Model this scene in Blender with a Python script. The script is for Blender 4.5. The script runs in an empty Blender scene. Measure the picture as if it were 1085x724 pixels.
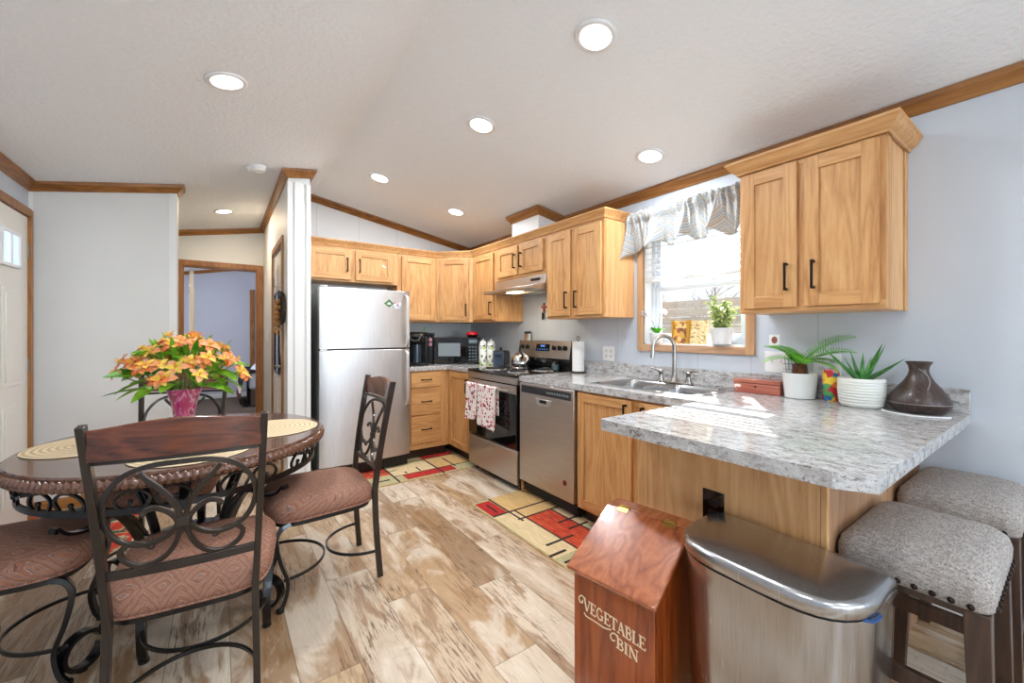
import bpy, bmesh, math, random
from mathutils import Vector, Matrix, noise
R = math.radians
PI = math.pi
random.seed(7)
scene = bpy.context.scene
COL = scene.collection

# ------------------------------------------------------------------ camera, light, exposure
cam_d = bpy.data.cameras.new('camera')
cam = bpy.data.objects.new('camera', cam_d)
COL.objects.link(cam)
TH = 0.6193
cam.location = (4.4313, -2.533, 1.2484)
cam.rotation_euler = (R(90), 0, PI / 2 - TH)
cam_d.sensor_width = 36
cam_d.lens = 434.14 / 1085 * 36
cam_d.shift_y = -9.17 / 1085
cam_d.clip_start = 0.02
scene.camera = cam

vs = scene.view_settings
vs.view_transform = 'Standard'
vs.look = 'None'
vs.gamma = 1
vs.use_curve_mapping = False
vs.exposure = 0.11

w = bpy.data.worlds.new('sky')
scene.world = w
w.use_nodes = True
nt = w.node_tree
bg = nt.nodes['Background']
bg.inputs['Color'].default_value = (0.86, 0.93, 1.0, 1)
bg.inputs['Strength'].default_value = 1.25

sd = bpy.data.lights.new('sun', 'SUN')
sun = bpy.data.objects.new('sun', sd)
COL.objects.link(sun)
sun.rotation_euler = Vector((0.53, -0.848, -0.735)).to_track_quat('-Z', 'Y').to_euler()
sd.energy = 26
sd.angle = R(0.5)
sd.color = (1.0, 0.95, 0.88)

def area(name, loc, direction, sx, sy, power, color):
    l = bpy.data.lights.new(name, 'AREA')
    l.shape = 'RECTANGLE'
    l.size = sx
    l.size_y = sy
    l.energy = power
    l.color = color
    o = bpy.data.objects.new(name, l)
    COL.objects.link(o)
    o.location = loc
    o.rotation_euler = Vector(direction).to_track_quat('-Z', 'Z').to_euler()
    return o
# added fill lights inside unseen windows behind the camera and in the bedroom
area('fill_end', (11.2, -1.8, 1.45), (-1, 0, 0.70), 2.3, 1.3, 145, (0.66, 0.82, 1.0))
area('fill_left', (8.3, -3.50, 1.45), (-1, 0.45, 0.6), 1.7, 1.2, 32, (0.82, 0.93, 1.0))
area('fill_right', (8.3, -0.10, 1.45), (-1, -0.45, 0.6), 1.7, 1.2, 30, (0.82, 0.93, 1.0))
area('fill_bedroom', (-3.4, -3.45, 1.5), (-0.2, 1, 0), 1.2, 1.0, 26, (0.85, 0.88, 1.0))
LAMP_POWER = 10.5

# ------------------------------------------------------------------ materials
def newmat(name):
    m = bpy.data.materials.new(name)
    m.use_nodes = True
    return m, m.node_tree, m.node_tree.nodes['Principled BSDF']

def c4(c):
    def f(v):
        v = v / 255.0
        return v / 12.92 if v <= 0.04045 else ((v + 0.055) / 1.055) ** 2.4
    return (f(c[0]), f(c[1]), f(c[2]), 1)

def mat(name, rgb, rough=0.5, metal=0.0, coat=0.0, bump=0.0, bscale=60, var=0.0, vscale=6, emis=None, estr=0,
        trans=0.0, ior=1.45, sub=0.0):
    m, nt, b = newmat(name)
    b.inputs['Base Color'].default_value = c4(rgb)
    b.inputs['Roughness'].default_value = rough
    b.inputs['Metallic'].default_value = metal
    b.inputs['Coat Weight'].default_value = coat
    b.inputs['Transmission Weight'].default_value = trans
    b.inputs['IOR'].default_value = ior
    if emis:
        b.inputs['Emission Color'].default_value = c4(emis)
        b.inputs['Emission Strength'].default_value = estr
    N = nt.nodes
    L = nt.links
    tc = N.new('ShaderNodeTexCoord')
    n = N.new('ShaderNodeTexNoise')
    n.inputs['Scale'].default_value = vscale
    n.inputs['Detail'].default_value = 4
    L.new(tc.outputs['Object'], n.inputs['Vector'])
    mx = N.new('ShaderNodeMixRGB')
    mx.blend_type = 'MULTIPLY'
    mx.inputs['Fac'].default_value = 1
    mx.inputs['Color1'].default_value = c4(rgb)
    rp = N.new('ShaderNodeMapRange')
    rp.inputs['To Min'].default_value = 1 - var
    rp.inputs['To Max'].default_value = 1 + var * 0.3
    L.new(n.outputs['Fac'], rp.inputs['Value'])
    L.new(rp.outputs['Result'], mx.inputs['Color2'])
    L.new(mx.outputs['Color'], b.inputs['Base Color'])
    if bump:
        n2 = N.new('ShaderNodeTexNoise')
        n2.inputs['Scale'].default_value = bscale
        n2.inputs['Detail'].default_value = 6
        L.new(tc.outputs['Object'], n2.inputs['Vector'])
        bp = N.new('ShaderNodeBump')
        bp.inputs['Strength'].default_value = bump
        bp.inputs['Distance'].default_value = 0.01
        L.new(n2.outputs['Fac'], bp.inputs['Height'])
        L.new(bp.outputs['Normal'], b.inputs['Normal'])
    return m

class G:
    """little node-graph helper"""
    def __init__(s, name):
        s.m, s.nt, s.b = newmat(name)
        s.N = s.nt.nodes
        s.L = s.nt.links
    def put(s, sock, v):
        if v is None:
            return
        if isinstance(v, (int, float)):
            sock.default_value = v
        elif isinstance(v, tuple):
            sock.default_value = v
        else:
            s.L.new(v, sock)
    def math(s, op, a, b=None, c=None):
        n = s.N.new('ShaderNodeMath')
        n.operation = op
        s.put(n.inputs[0], a)
        s.put(n.inputs[1], b)
        s.put(n.inputs[2], c)
        return n.outputs[0]
    def obj(s):
        return s.N.new('ShaderNodeTexCoord').outputs['Object']
    def xyz(s, v):
        n = s.N.new('ShaderNodeSeparateXYZ')
        s.L.new(v, n.inputs[0])
        return n.outputs
    def comb(s, x, y, z):
        n = s.N.new('ShaderNodeCombineXYZ')
        s.put(n.inputs[0], x)
        s.put(n.inputs[1], y)
        s.put(n.inputs[2], z)
        return n.outputs[0]
    def mapping(s, v, scale=(1, 1, 1), loc=None):
        n = s.N.new('ShaderNodeMapping')
        s.L.new(v, n.inputs['Vector'])
        n.inputs['Scale'].default_value = scale
        if loc is not None:
            s.put(n.inputs['Location'], loc)
        return n.outputs[0]
    def noise(s, v, scale, detail=4, rough=0.5, dist=0.0):
        n = s.N.new('ShaderNodeTexNoise')
        s.L.new(v, n.inputs['Vector'])
        n.inputs['Scale'].default_value = scale
        n.inputs['Detail'].default_value = detail
        n.inputs['Roughness'].default_value = rough
        n.inputs['Distortion'].default_value = dist
        return n.outputs['Fac']
    def vor(s, v, scale, out='Distance'):
        n = s.N.new('ShaderNodeTexVoronoi')
        s.L.new(v, n.inputs['Vector'])
        n.inputs['Scale'].default_value = scale
        return n.outputs[out]
    def white(s, v):
        n = s.N.new('ShaderNodeTexWhiteNoise')
        s.L.new(v, n.inputs['Vector'])
        return n.outputs['Value'], n.outputs['Color']
    def ramp(s, f, stops, interp='LINEAR'):
        n = s.N.new('ShaderNodeValToRGB')
        n.color_ramp.interpolation = interp
        e = n.color_ramp.elements
        while len(e) < len(stops):
            e.new(0.5)
        for i, (p, c) in enumerate(stops):
            e[i].position = p
            e[i].color = c4(c) if len(c) == 3 else c
        s.put(n.inputs[0], f)
        return n.outputs[0]
    def mix(s, f, a, b, mode='MIX'):
        n = s.N.new('ShaderNodeMixRGB')
        n.blend_type = mode
        s.put(n.inputs[0], f)
        for k, v in ((1, a), (2, b)):
            if isinstance(v, tuple) and len(v) == 3:
                v = c4(v)
            s.put(n.inputs[k], v)
        return n.outputs[0]
    def rng(s, f, a, b, c=0.0, d=1.0):
        n = s.N.new('ShaderNodeMapRange')
        s.put(n.inputs['Value'], f)
        n.inputs['From Min'].default_value = a
        n.inputs['From Max'].default_value = b
        n.inputs['To Min'].default_value = c
        n.inputs['To Max'].default_value = d
        return n.outputs['Result']
    def rand(s):
        return s.N.new('ShaderNodeObjectInfo').outputs['Random']
    def bump(s, h, strength=0.3, dist=0.01):
        n = s.N.new('ShaderNodeBump')
        n.inputs['Strength'].default_value = strength
        n.inputs['Distance'].default_value = dist
        s.L.new(h, n.inputs['Height'])
        s.L.new(n.outputs['Normal'], s.b.inputs['Normal'])
    def done(s, color=None, rough=None, metal=None, coat=None):
        s.put(s.b.inputs['Base Color'], color)
        s.put(s.b.inputs['Roughness'], rough)
        s.put(s.b.inputs['Metallic'], metal)
        s.put(s.b.inputs['Coat Weight'], coat)
        return s.m

def wood(name, light, mid, dark, axis='z', rough=0.46, coat=0.05, k=1.0, contrast=1.0, knots=False):
    g = G(name)
    r = g.rand()
    off = g.comb(g.math('MULTIPLY', r, 7.3), g.math('MULTIPLY', r, 13.1), g.math('MULTIPLY', r, 5.7))
    v = g.obj()
    sc = {'z': (1, 1, 0.09), 'x': (0.09, 1, 1), 'y': (1, 0.09, 1)}[axis]
    fine = g.noise(g.mapping(v, sc, off), 130 * k, 5, 0.6)
    big = g.noise(g.mapping(v, sc, off), 9 * k, 2, 0.5, 0.3)
    rings = g.math('FRACT', g.math('MULTIPLY', big, 9.0 * contrast))
    rings = g.math('ABSOLUTE', g.math('SUBTRACT', rings, 0.5))
    board = g.noise(g.mapping(v, tuple(q * 0.5 for q in sc), off), 9 * k, 1)
    f = g.math('ADD', g.math('MULTIPLY', fine, 0.40), g.math('MULTIPLY', rings, 0.42))
    f = g.math('ADD', f, g.math('MULTIPLY', board, 0.45))
    col = g.ramp(f, [(0.34, light), (0.56, mid), (0.78, dark)])
    col = g.mix(1.0, col, g.ramp(r, [(0.0, (255, 252, 246)), (0.5, (249, 245, 240)), (1.0, (240, 233, 225))]), 'MULTIPLY')
    if knots:
        kn = g.vor(g.mapping(v, (1, 1, 0.75), off), 4.2)
        kf = g.rng(kn, 0.0, 0.11, 1, 0)
        col = g.mix(g.math('MULTIPLY', kf, 0.85), col, tuple(int(q * 0.35) for q in dark))
    g.bump(fine, 0.06, 0.002)
    return g.done(col, rough, None, coat)

CL, CM, CD = (220, 174, 118), (205, 153, 97), (166, 112, 64)
M = {}
M['cab_z'] = wood('hickory_vertical', CL, CM, CD, 'z')
M['cab_x'] = wood('hickory_horizontal', CL, CM, CD, 'x')
M['cab_lightened'] = wood('hickory_lightened', (234, 188, 134), (218, 166, 112), (184, 130, 80), 'z')  # cabinet wood lightened to offset the shade on the peninsula panel
M['oak_z'] = wood('oak_trim_vertical', (176, 124, 66), (154, 102, 48), (116, 70, 30), 'z', 0.45)
M['oak_x'] = wood('oak_trim_along', (172, 120, 64), (148, 98, 48), (108, 64, 28), 'x', 0.45)
M['oak_y'] = wood('oak_trim_across', (176, 122, 60), (150, 98, 40), (112, 66, 24), 'y', 0.45)
M['casing'] = wood('window_casing_wood', (206, 168, 138), (190, 150, 118), (160, 120, 92), 'x', 0.45)
M['pine'] = wood('stained_knotty_pine', (182, 96, 42), (152, 70, 26), (92, 34, 10), 'z', 0.28, 0.5, 0.8, 1.2, True)
M['pine_top'] = wood('stained_pine_lid', (186, 110, 66), (158, 84, 46), (100, 44, 20), 'y', 0.25, 0.6, 0.8, 1.2)
M['cherry'] = wood('dark_cherry', (132, 72, 46), (98, 48, 30), (48, 22, 14), 'x', 0.22, 0.5, 1.2)
M['cherry_edge'] = mat('carved_cherry_edge', (112, 72, 52), 0.14, 0.0, 1.0, var=0.3, vscale=30)
M['walnut_leg'] = wood('brown_stool_wood', (88, 66, 54), (72, 53, 43), (50, 35, 28), 'z', 0.45, 0.1)
M['cedar'] = wood('red_cedar_box', (190, 112, 90), (170, 90, 70), (130, 60, 48), 'x', 0.25, 0.5)

def paint(name, rgb, spacing=None, axis='x', off=0.0, bump=0.05, rough=0.55):
    g = G(name)
    v = g.obj()
    n = g.noise(v, 3.0, 4)
    base = g.mix(g.rng(n, 0.3, 0.7), tuple(int(q * 0.985) for q in rgb), rgb)
    h = g.noise(v, 120, 4)
    if spacing:
        o = g.xyz(v)
        a = o[{'x': 0, 'y': 1, 'z': 2}[axis]]
        t = g.math('FRACT', g.math('DIVIDE', g.math('ADD', a, 50 * spacing - off), spacing))
        t = g.math('ABSOLUTE', g.math('SUBTRACT', t, 0.5))
        line = g.math('GREATER_THAN', t, 0.5 - 0.0022 / spacing)
        line = g.math('MULTIPLY', line, g.math('LESS_THAN', a, 3.8))
        base = g.mix(g.math('MULTIPLY', line, 0.35), base, (120, 124, 130))
        h = g.math('SUBTRACT', g.math('MULTIPLY', h, 0.1), g.math('MULTIPLY', line, 1.0))
        g.bump(h, 0.5, 0.002)
    else:
        g.bump(h, bump, 0.002)
    return g.done(base, rough)
M['wall'] = paint('white_wall_panel', (202, 208, 216), 0.33, 'x', 3.621)
M['wall_warm'] = paint('white_wall_panel_end', (226, 226, 224), 0.406, 'y', -0.13)
M['wall_plain'] = paint('white_wall_plain', (228, 228, 224))
M['wall_bed'] = paint('bedroom_wall', (196, 196, 206))
M['white'] = mat('white_paint', (236, 235, 231), 0.4)
M['door_white'] = mat('door_white', (232, 228, 220), 0.4)

def ceiling_mat():
    g = G('stippled_ceiling')
    v = g.obj()
    n = g.noise(v, 55, 6, 0.65)
    n2 = g.vor(v, 38)
    h = g.math('ADD', n, g.math('MULTIPLY', n2, 0.35))
    g.bump(h, 0.45, 0.008)
    return g.done(g.mix(g.rng(n, 0.35, 0.65), (244, 248, 252), (249, 252, 255)), 0.8)
M['ceiling'] = ceiling_mat()

def floor_mat():
    g = G('weathered_plank_floor')
    v = g.obj()
    x, y, z = g.xyz(v)
    W, LN = 0.2, 1.22
    ry = g.math('DIVIDE', g.math('ADD', y, 10.1), W)
    row = g.math('FLOOR', ry)
    fy = g.math('FRACT', ry)
    ro, _ = g.white(g.comb(row, 3.3, 1.7))
    cx = g.math('ADD', g.math('DIVIDE', x, LN), g.math('ADD', g.math('MULTIPLY', ro, 3.0), 20.0))
    colm = g.math('FLOOR', cx)
    fx = g.math('FRACT', cx)
    idv = g.comb(row, colm, 0.5)
    rv, rc = g.white(idv)
    r2, _ = g.white(g.comb(colm, row, 9.5))
    # wide tonal range between planks
    base = g.ramp(rv, [(0.0, (204, 176, 140)), (0.18, (168, 132, 94)), (0.34, (222, 206, 184)), (0.50, (186, 154, 118)),
                       (0.66, (228, 218, 202)), (0.82, (156, 124, 92)), (1.0, (206, 182, 152))])
    loc = g.comb(g.math('MULTIPLY', rv, 31.0), g.math('MULTIPLY', r2, 17.0), 0.0)
    vm = g.N.new('ShaderNodeVectorMath')
    vm.operation = 'ADD'
    g.L.new(v, vm.inputs[0])
    g.L.new(loc, vm.inputs[1])
    vv = vm.outputs[0]
    grain = g.noise(g.mapping(vv, (0.10, 1, 1)), 110, 6, 0.65)
    band = g.noise(g.mapping(vv, (0.16, 1, 1)), 13, 4, 0.6, 1.2)
    patch = g.noise(g.mapping(vv, (0.4, 1, 1)), 5.0, 4, 0.6, 0.8)
    saw = g.noise(g.mapping(vv, (1, 0.12, 1)), 90, 3, 0.7)
    c = g.mix(g.rng(band, 0.50, 0.60, 0, 0.75), base, (146, 106, 66))
    c = g.mix(g.rng(patch, 0.52, 0.62, 0, 0.65), c, (234, 222, 204))
    wth = g.math('MULTIPLY', g.rng(grain, 0.50, 0.60, 0, 1), g.rng(patch, 0.50, 0.40, 0, 1.0))
    c = g.mix(wth, c, (98, 70, 48))
    c = g.mix(g.math('MULTIPLY', g.rng(saw, 0.58, 0.75, 0, 0.35), g.rng(r2, 0.4, 0.6)), c, (110, 88, 68))
    c = g.mix(g.rng(grain, 0.3, 0.75, 0, 0.30), c, (150, 120, 90))
    e1 = g.math('ABSOLUTE', g.math('SUBTRACT', fy, 0.5))
    e2 = g.math('ABSOLUTE', g.math('SUBTRACT', fx, 0.5))
    ln = g.math('MAXIMUM', g.math('GREATER_THAN', e1, 0.5 - 0.0016 / W), g.math('GREATER_THAN', e2, 0.5 - 0.0016 / LN))
    c = g.mix(g.math('MULTIPLY', ln, 0.62), c, (72, 54, 40))
    h = g.math('SUBTRACT', g.math('MULTIPLY', grain, 0.25), ln)
    g.bump(h, 0.25, 0.002)
    return g.done(c, g.rng(grain, 0, 1, 0.30, 0.46))
M['floor'] = floor_mat()

def counter_mat():
    g = G('speckled_laminate')
    v = g.obj()
    a = g.noise(g.mapping(v, (0.6, 1, 1)), 34, 8, 0.70, 0.4)
    b = g.noise(v, 120, 5, 0.7)
    d = g.noise(g.mapping(v, (0.5, 1, 1), (3, 5, 1)), 52, 8, 0.75, 0.6)
    c = g.ramp(a, [(0.32, (128, 122, 118)), (0.44, (174, 171, 169)), (0.54, (196, 195, 194)), (0.75, (214, 214, 215))])
    c = g.mix(g.rng(d, 0.56, 0.61, 0, 0.85), c, (112, 100, 92))
    c = g.mix(g.rng(d, 0.42, 0.34, 0, 0.6), c, (234, 232, 230))
    c = g.mix(g.rng(b, 0.57, 0.63, 0, 0.7), c, (92, 80, 72))
    return g.done(c, 0.12, None, 0.0)
M['counter'] = counter_mat()

def steel(name, rgb=(168, 166, 164), rough=0.28, axis='z', amt=0.5):
    g = G(name)
    v = g.obj()
    sc = {'z': (1, 1, 0.02), 'x': (0.02, 1, 1), 'y': (1, 0.02, 1)}[axis]
    n = g.noise(g.mapping(v, sc), 260, 3)
    c = g.mix(g.rng(n, 0.3, 0.7), tuple(int(q * 0.93) for q in rgb), rgb)
    g.bump(n, 0.04 * amt, 0.001)
    return g.done(c, g.rng(n, 0.2, 0.8, rough - 0.05, rough + 0.07), 1.0)
M['steel'] = steel('brushed_stainless', (218, 216, 214), 0.36)
M['steel_dark'] = steel('stainless_appliance', (198, 190, 182), 0.34, 'x')
M['steel_can'] = steel('stainless_trash_can', (186, 186, 188), 0.22, 'z')
M['chrome'] = mat('chrome', (214, 214, 214), 0.08, 1.0)
M['nickel'] = mat('brushed_nickel', (178, 174, 168), 0.25, 1.0)
M['sinksteel'] = steel('sink_stainless', (190, 190, 190), 0.2, 'x')
M['black'] = mat('black_plastic', (18, 18, 20), 0.3)
M['blackglass'] = mat('black_glass', (8, 8, 9), 0.06, coat=0.5)
M['enamel'] = mat('black_enamel', (14, 14, 15), 0.15, coat=0.4)
M['iron'] = mat('dark_bronze_metal', (58, 50, 44), 0.30, 0.55, coat=0.3, var=0.3, vscale=25)
M['iron2'] = mat('black_painted_metal', (20, 18, 18), 0.28, 0.4, coat=0.4)
M['pull'] = mat('dark_bronze_pull', (34, 24, 20), 0.35, 0.6)
M['brass'] = mat('brass', (206, 170, 90), 0.3, 1.0)
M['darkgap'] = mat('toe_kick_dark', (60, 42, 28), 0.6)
M['gasket'] = mat('dark_gasket', (26, 26, 28), 0.6)
M['ceramic'] = mat('white_ceramic', (232, 232, 230), 0.2, coat=0.4)
M['plastic_white'] = mat('white_plastic', (238, 238, 238), 0.3)
M['paper'] = mat('paper_towel_white', (242, 240, 236), 0.9, bump=0.4, bscale=90)
M['soil'] = mat('potting_soil', (58, 42, 32), 0.95, bump=0.8, bscale=90, var=0.4)
M['lens'] = mat('lamp_lens', (255, 252, 245), 0.4, emis=(255, 246, 232), estr=9)
M['hoodlens'] = mat('hood_lamp_lens', (255, 240, 210), 0.4, emis=(255, 226, 170), estr=5)

def paisley():
    g = G('paisley_upholstery')
    v = g.obj()
    wv = g.N.new('ShaderNodeTexNoise')
    g.L.new(v, wv.inputs['Vector'])
    wv.inputs['Scale'].default_value = 16
    vm = g.N.new('ShaderNodeVectorMath')
    vm.operation = 'MULTIPLY_ADD'
    g.L.new(wv.outputs['Color'], vm.inputs[0])
    vm.inputs[1].default_value = (0.030, 0.030, 0.030)
    g.L.new(v, vm.inputs[2])
    x, y, z = g.xyz(vm.outputs[0])
    vv = g.math('MULTIPLY', g.math('ADD', y, g.math('MULTIPLY', z, 1.3)), 9.5)
    row = g.math('FLOOR', vv)
    uu = g.math('ADD', g.math('MULTIPLY', x, 11.0), g.math('MULTIPLY', row, 0.5))
    du = g.math('ABSOLUTE', g.math('SUBTRACT', g.math('FRACT', uu), 0.5))
    dv = g.math('ABSOLUTE', g.math('SUBTRACT', g.math('FRACT', vv), 0.5))
    d = g.math('ADD', g.math('POWER', g.math('MULTIPLY', du, 1.5), 1.4), dv)
    n = g.noise(v, 90, 4)
    r = g.math('FRACT', g.math('ADD', g.math('MULTIPLY', d, 2.9), g.math('MULTIPLY', n, 0.25)))
    c = g.ramp(r, [(0.0, (152, 98, 74)), (0.20, (168, 116, 90)), (0.30, (86, 84, 94)), (0.40, (178, 142, 118)),
                   (0.55, (140, 84, 62)), (0.72, (160, 108, 82)), (0.84, (74, 60, 62)), (0.93, (170, 128, 104)), (1.0, (152, 98, 74))])
    c = g.mix(g.rng(n, 0.35, 0.7, 0, 0.35), c, (112, 76, 58))
    g.bump(n, 0.3, 0.003)
    return g.done(c, 0.8)
M['paisley'] = paisley()

def tweed():
    g = G('grey_tweed')
    v = g.obj()
    n = g.noise(g.mapping(v, (1, 1, 1)), 420, 2, 0.6)
    n1 = g.noise(g.mapping(v, (0.2, 1, 1)), 260, 2)
    n2 = g.noise(g.mapping(v, (1, 0.2, 1)), 260, 2)
    f = g.math('ADD', g.math('MULTIPLY', n, 0.3), g.math('ADD', g.math('MULTIPLY', n1, 0.35), g.math('MULTIPLY', n2, 0.35)))
    c = g.ramp(f, [(0.36, (112, 102, 96)), (0.5, (164, 156, 150)), (0.62, (196, 190, 186))])
    g.bump(f, 0.5, 0.003)
    return g.done(c, 0.9)
M['tweed'] = tweed()

def jute():
    g = G('woven_placemat')
    v = g.obj()
    x, y, z = g.xyz(v)
    r = g.math('SQRT', g.math('ADD', g.math('MULTIPLY', x, x), g.math('MULTIPLY', y, y)))
    t = g.math('ABSOLUTE', g.math('SUBTRACT', g.math('FRACT', g.math('MULTIPLY', r, 44)), 0.5))
    n = g.noise(v, 150, 4)
    c = g.ramp(g.math('ADD', t, g.math('MULTIPLY', n, 0.3)), [(0.1, (176, 148, 108)), (0.45, (218, 196, 158)), (0.8, (234, 218, 188))])
    g.bump(g.math('ADD', t, g.math('MULTIPLY', n, 0.5)), 0.6, 0.004)
    return g.done(c, 0.85)
M['jute'] = jute()

def cloth_rug(name, a, b):
    g = G(name)
    v = g.obj()
    n = g.noise(g.mapping(v, (0.3, 1, 1)), 60, 4, 0.6)
    c = g.mix(g.rng(n, 0.35, 0.65), a, b)
    g.bump(g.noise(v, 300, 2), 0.6, 0.004)
    return g.done(c, 0.95)
M['rug_red'] = cloth_rug('rug_red', (160, 22, 20), (190, 44, 30))
M['rug_orange'] = cloth_rug('rug_flame_red', (170, 30, 22), (206, 92, 48))
M['rug_cream'] = cloth_rug('rug_cream', (222, 200, 158), (206, 180, 134))
M['rug_sage'] = cloth_rug('rug_sage', (168, 160, 118), (190, 178, 138))
M['rug_tan'] = cloth_rug('rug_tan', (200, 160, 98), (214, 178, 122))
M['rug_dark'] = cloth_rug('rug_dark_brown', (44, 28, 24), (58, 38, 30))

def floral_rug():
    g = G('floral_rug')
    v = g.obj()
    d = g.vor(v, 7)
    n = g.noise(v, 9, 3)
    c = g.ramp(n, [(0.36, (196, 52, 34)), (0.46, (214, 84, 54)), (0.50, (198, 186, 150)), (0.55, (92, 110, 70)), (0.60, (60, 66, 58)), (0.66, (204, 70, 44))], 'CONSTANT')
    g.bump(g.noise(v, 260, 2), 0.5, 0.004)
    return g.done(c, 0.95)
M['rug_floral'] = floral_rug()

def towel_mat():
    g = G('heart_print_towel')
    v = g.obj()
    d = g.vor(v, 36)
    rc = g.vor(v, 36, 'Color')
    cc = g.ramp(g.xyz(rc)[0], [(0.0, (150, 24, 42)), (0.35, (196, 60, 80)), (0.6, (110, 20, 34)), (0.8, (214, 120, 130))], 'CONSTANT')
    f = g.math('LESS_THAN', d, 0.40)
    return g.done(g.mix(f, (238, 226, 220), cc), 0.95)
M['towel'] = towel_mat()

def chevron():
    g = G('chevron_valance')
    v = g.obj()
    x, y, z = g.xyz(v)
    tri = g.math('ABSOLUTE', g.math('SUBTRACT', g.math('FRACT', g.math('MULTIPLY', x, 5.2)), 0.5))
    s = g.math('FRACT', g.math('MULTIPLY', g.math('ADD', z, g.math('MULTIPLY', tri, 0.26)), 13.0))
    c = g.ramp(s, [(0.0, (226, 224, 220)), (0.22, (192, 184, 172)), (0.32, (228, 226, 222)), (0.42, (200, 196, 186)), (0.52, (230, 230, 228)), (0.66, (176, 188, 200)), (0.76, (226, 226, 224)), (0.88, (196, 202, 208))], 'CONSTANT')
    col = g.done(c, 0.9)
    tr = g.N.new('ShaderNodeBsdfTranslucent')
    g.L.new(c, tr.inputs['Color'])
    ms = g.N.new('ShaderNodeMixShader')
    ms.inputs[0].default_value = 0.5
    out = g.N['Material Output']
    g.L.new(g.b.outputs[0], ms.inputs[1])
    g.L.new(tr.outputs[0], ms.inputs[2])
    g.L.new(ms.outputs[0], out.inputs[0])
    return g.m
M['chevron'] = chevron()

def leafy(name, a, b, scale=12, rough=0.4):
    g = G(name)
    v = g.obj()
    n = g.noise(v, scale, 3)
    c = g.mix(g.rng(n, 0.35, 0.65), a, b)
    g.done(c, rough)
    tr = g.N.new('ShaderNodeBsdfTranslucent')
    g.L.new(c, tr.inputs['Color'])
    ms = g.N.new('ShaderNodeMixShader')
    ms.inputs[0].default_value = 0.3
    out = g.N['Material Output']
    g.L.new(g.b.outputs[0], ms.inputs[1])
    g.L.new(tr.outputs[0], ms.inputs[2])
    g.L.new(ms.outputs[0], out.inputs[0])
    return g.m
M['leaf_bouquet'] = leafy('bouquet_leaf', (56, 130, 24), (140, 196, 50), 14)
M['stem'] = leafy('green_stem', (96, 150, 50), (140, 180, 80))
M['palm_leaf'] = leafy('palm_leaf', (80, 170, 50), (140, 220, 70), 20)
M['aloe_leaf'] = leafy('aloe_leaf', (60, 130, 60), (110, 175, 95), 30, 0.35)
M['ficus_leaf'] = leafy('variegated_leaf', (70, 120, 50), (215, 220, 150), 40)
M['orchid_leaf'] = leafy('orchid_leaf', (70, 170, 30), (110, 200, 50))
M['petal_orange'] = leafy('alstroemeria_petal', (236, 120, 50), (246, 176, 110), 60, 0.6)
M['petal_peach'] = leafy('alstroemeria_petal_peach', (250, 196, 150), (244, 156, 96), 60, 0.6)
M['petal_red'] = leafy('alstroemeria_petal_red', (220, 84, 44), (238, 150, 90), 60, 0.6)
M['petal_yellow'] = leafy('alstroemeria_throat', (246, 206, 70), (250, 220, 110), 60, 0.6)
M['bark'] = mat('palm_trunk_bark', (120, 78, 48), 0.9, bump=1.0, bscale=120, var=0.6, vscale=60)

def slat_mat():
    g = G('white_blind_slat')
    g.done((0.86, 0.87, 0.90, 1.0), 0.4)
    tr = g.N.new('ShaderNodeBsdfTranslucent')
    tr.inputs['Color'].default_value = (0.85, 0.88, 0.95, 1)
    ms = g.N.new('ShaderNodeMixShader')
    ms.inputs[0].default_value = 0.05
    out = g.N['Material Output']
    g.L.new(g.b.outputs[0], ms.inputs[1])
    g.L.new(tr.outputs[0], ms.inputs[2])
    g.L.new(ms.outputs[0], out.inputs[0])
    return g.m
M['slat'] = slat_mat()

def pane_mat():
    m, nt, b = newmat('window_glass')
    N, L = nt.nodes, nt.links
    t = N.new('ShaderNodeBsdfTransparent')
    t.inputs['Color'].default_value = (0.97, 0.98, 0.98, 1)
    gl = N.new('ShaderNodeBsdfGlossy')
    gl.inputs['Roughness'].default_value = 0.02
    ms = N.new('ShaderNodeMixShader')
    ms.inputs[0].default_value = 0.06
    L.new(t.outputs[0], ms.inputs[1])
    L.new(gl.outputs[0], ms.inputs[2])
    L.new(ms.outputs[0], N['Material Output'].inputs[0])
    return m
M['pane'] = pane_mat()

def vase_mat():
    g = G('crimson_swirl_glass')
    v = g.obj()
    n = g.noise(g.mapping(v, (1, 1, 0.35)), 26, 3, 0.6, 1.5)
    c = g.ramp(n, [(0.38, (190, 20, 104)), (0.47, (224, 60, 150)), (0.53, (250, 190, 225)), (0.58, (150, 8, 62))])
    g.done(c, 0.06, None, 0.4)
    g.b.inputs['Transmission Weight'].default_value = 0.35
    return g.m
M['vase'] = vase_mat()

def marks(name, stops, scale, rough=0.3, interp='CONSTANT', coat=0.3, stretch=(1, 1, 1)):
    g = G(name)
    v = g.mapping(g.obj(), stretch)
    rc = g.vor(v, scale, 'Color')
    return g.done(g.ramp(g.xyz(rc)[0], stops, interp), rough, None, coat)
M['can_art'] = marks('colourful_can', [(0, (214, 40, 50)), (0.2, (250, 210, 60)), (0.35, (40, 120, 170)), (0.5, (240, 150, 190)), (0.65, (90, 170, 90)), (0.8, (240, 120, 50)), (0.92, (70, 40, 110))], 38)
M['canister'] = marks('daisy_canister', [(0, (236, 236, 226)), (0.3, (170, 200, 90)), (0.45, (240, 240, 235)), (0.7, (196, 194, 184)), (0.85, (90, 84, 78))], 34)
M['diffuser'] = wood('dark_wood_grain_diffuser', (78, 58, 50), (54, 39, 34), (32, 22, 20), 'z', 0.35, 0.2, 1.4)
M['fence'] = wood('grey_fence_boards', (176, 170, 164), (156, 150, 146), (126, 120, 116), 'x', 0.9, 0.0)
M['bare'] = mat('bare_branches', (140, 126, 116), 0.9)
M['ground'] = mat('pale_ground', (196, 190, 176), 0.9, var=0.2)
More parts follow.
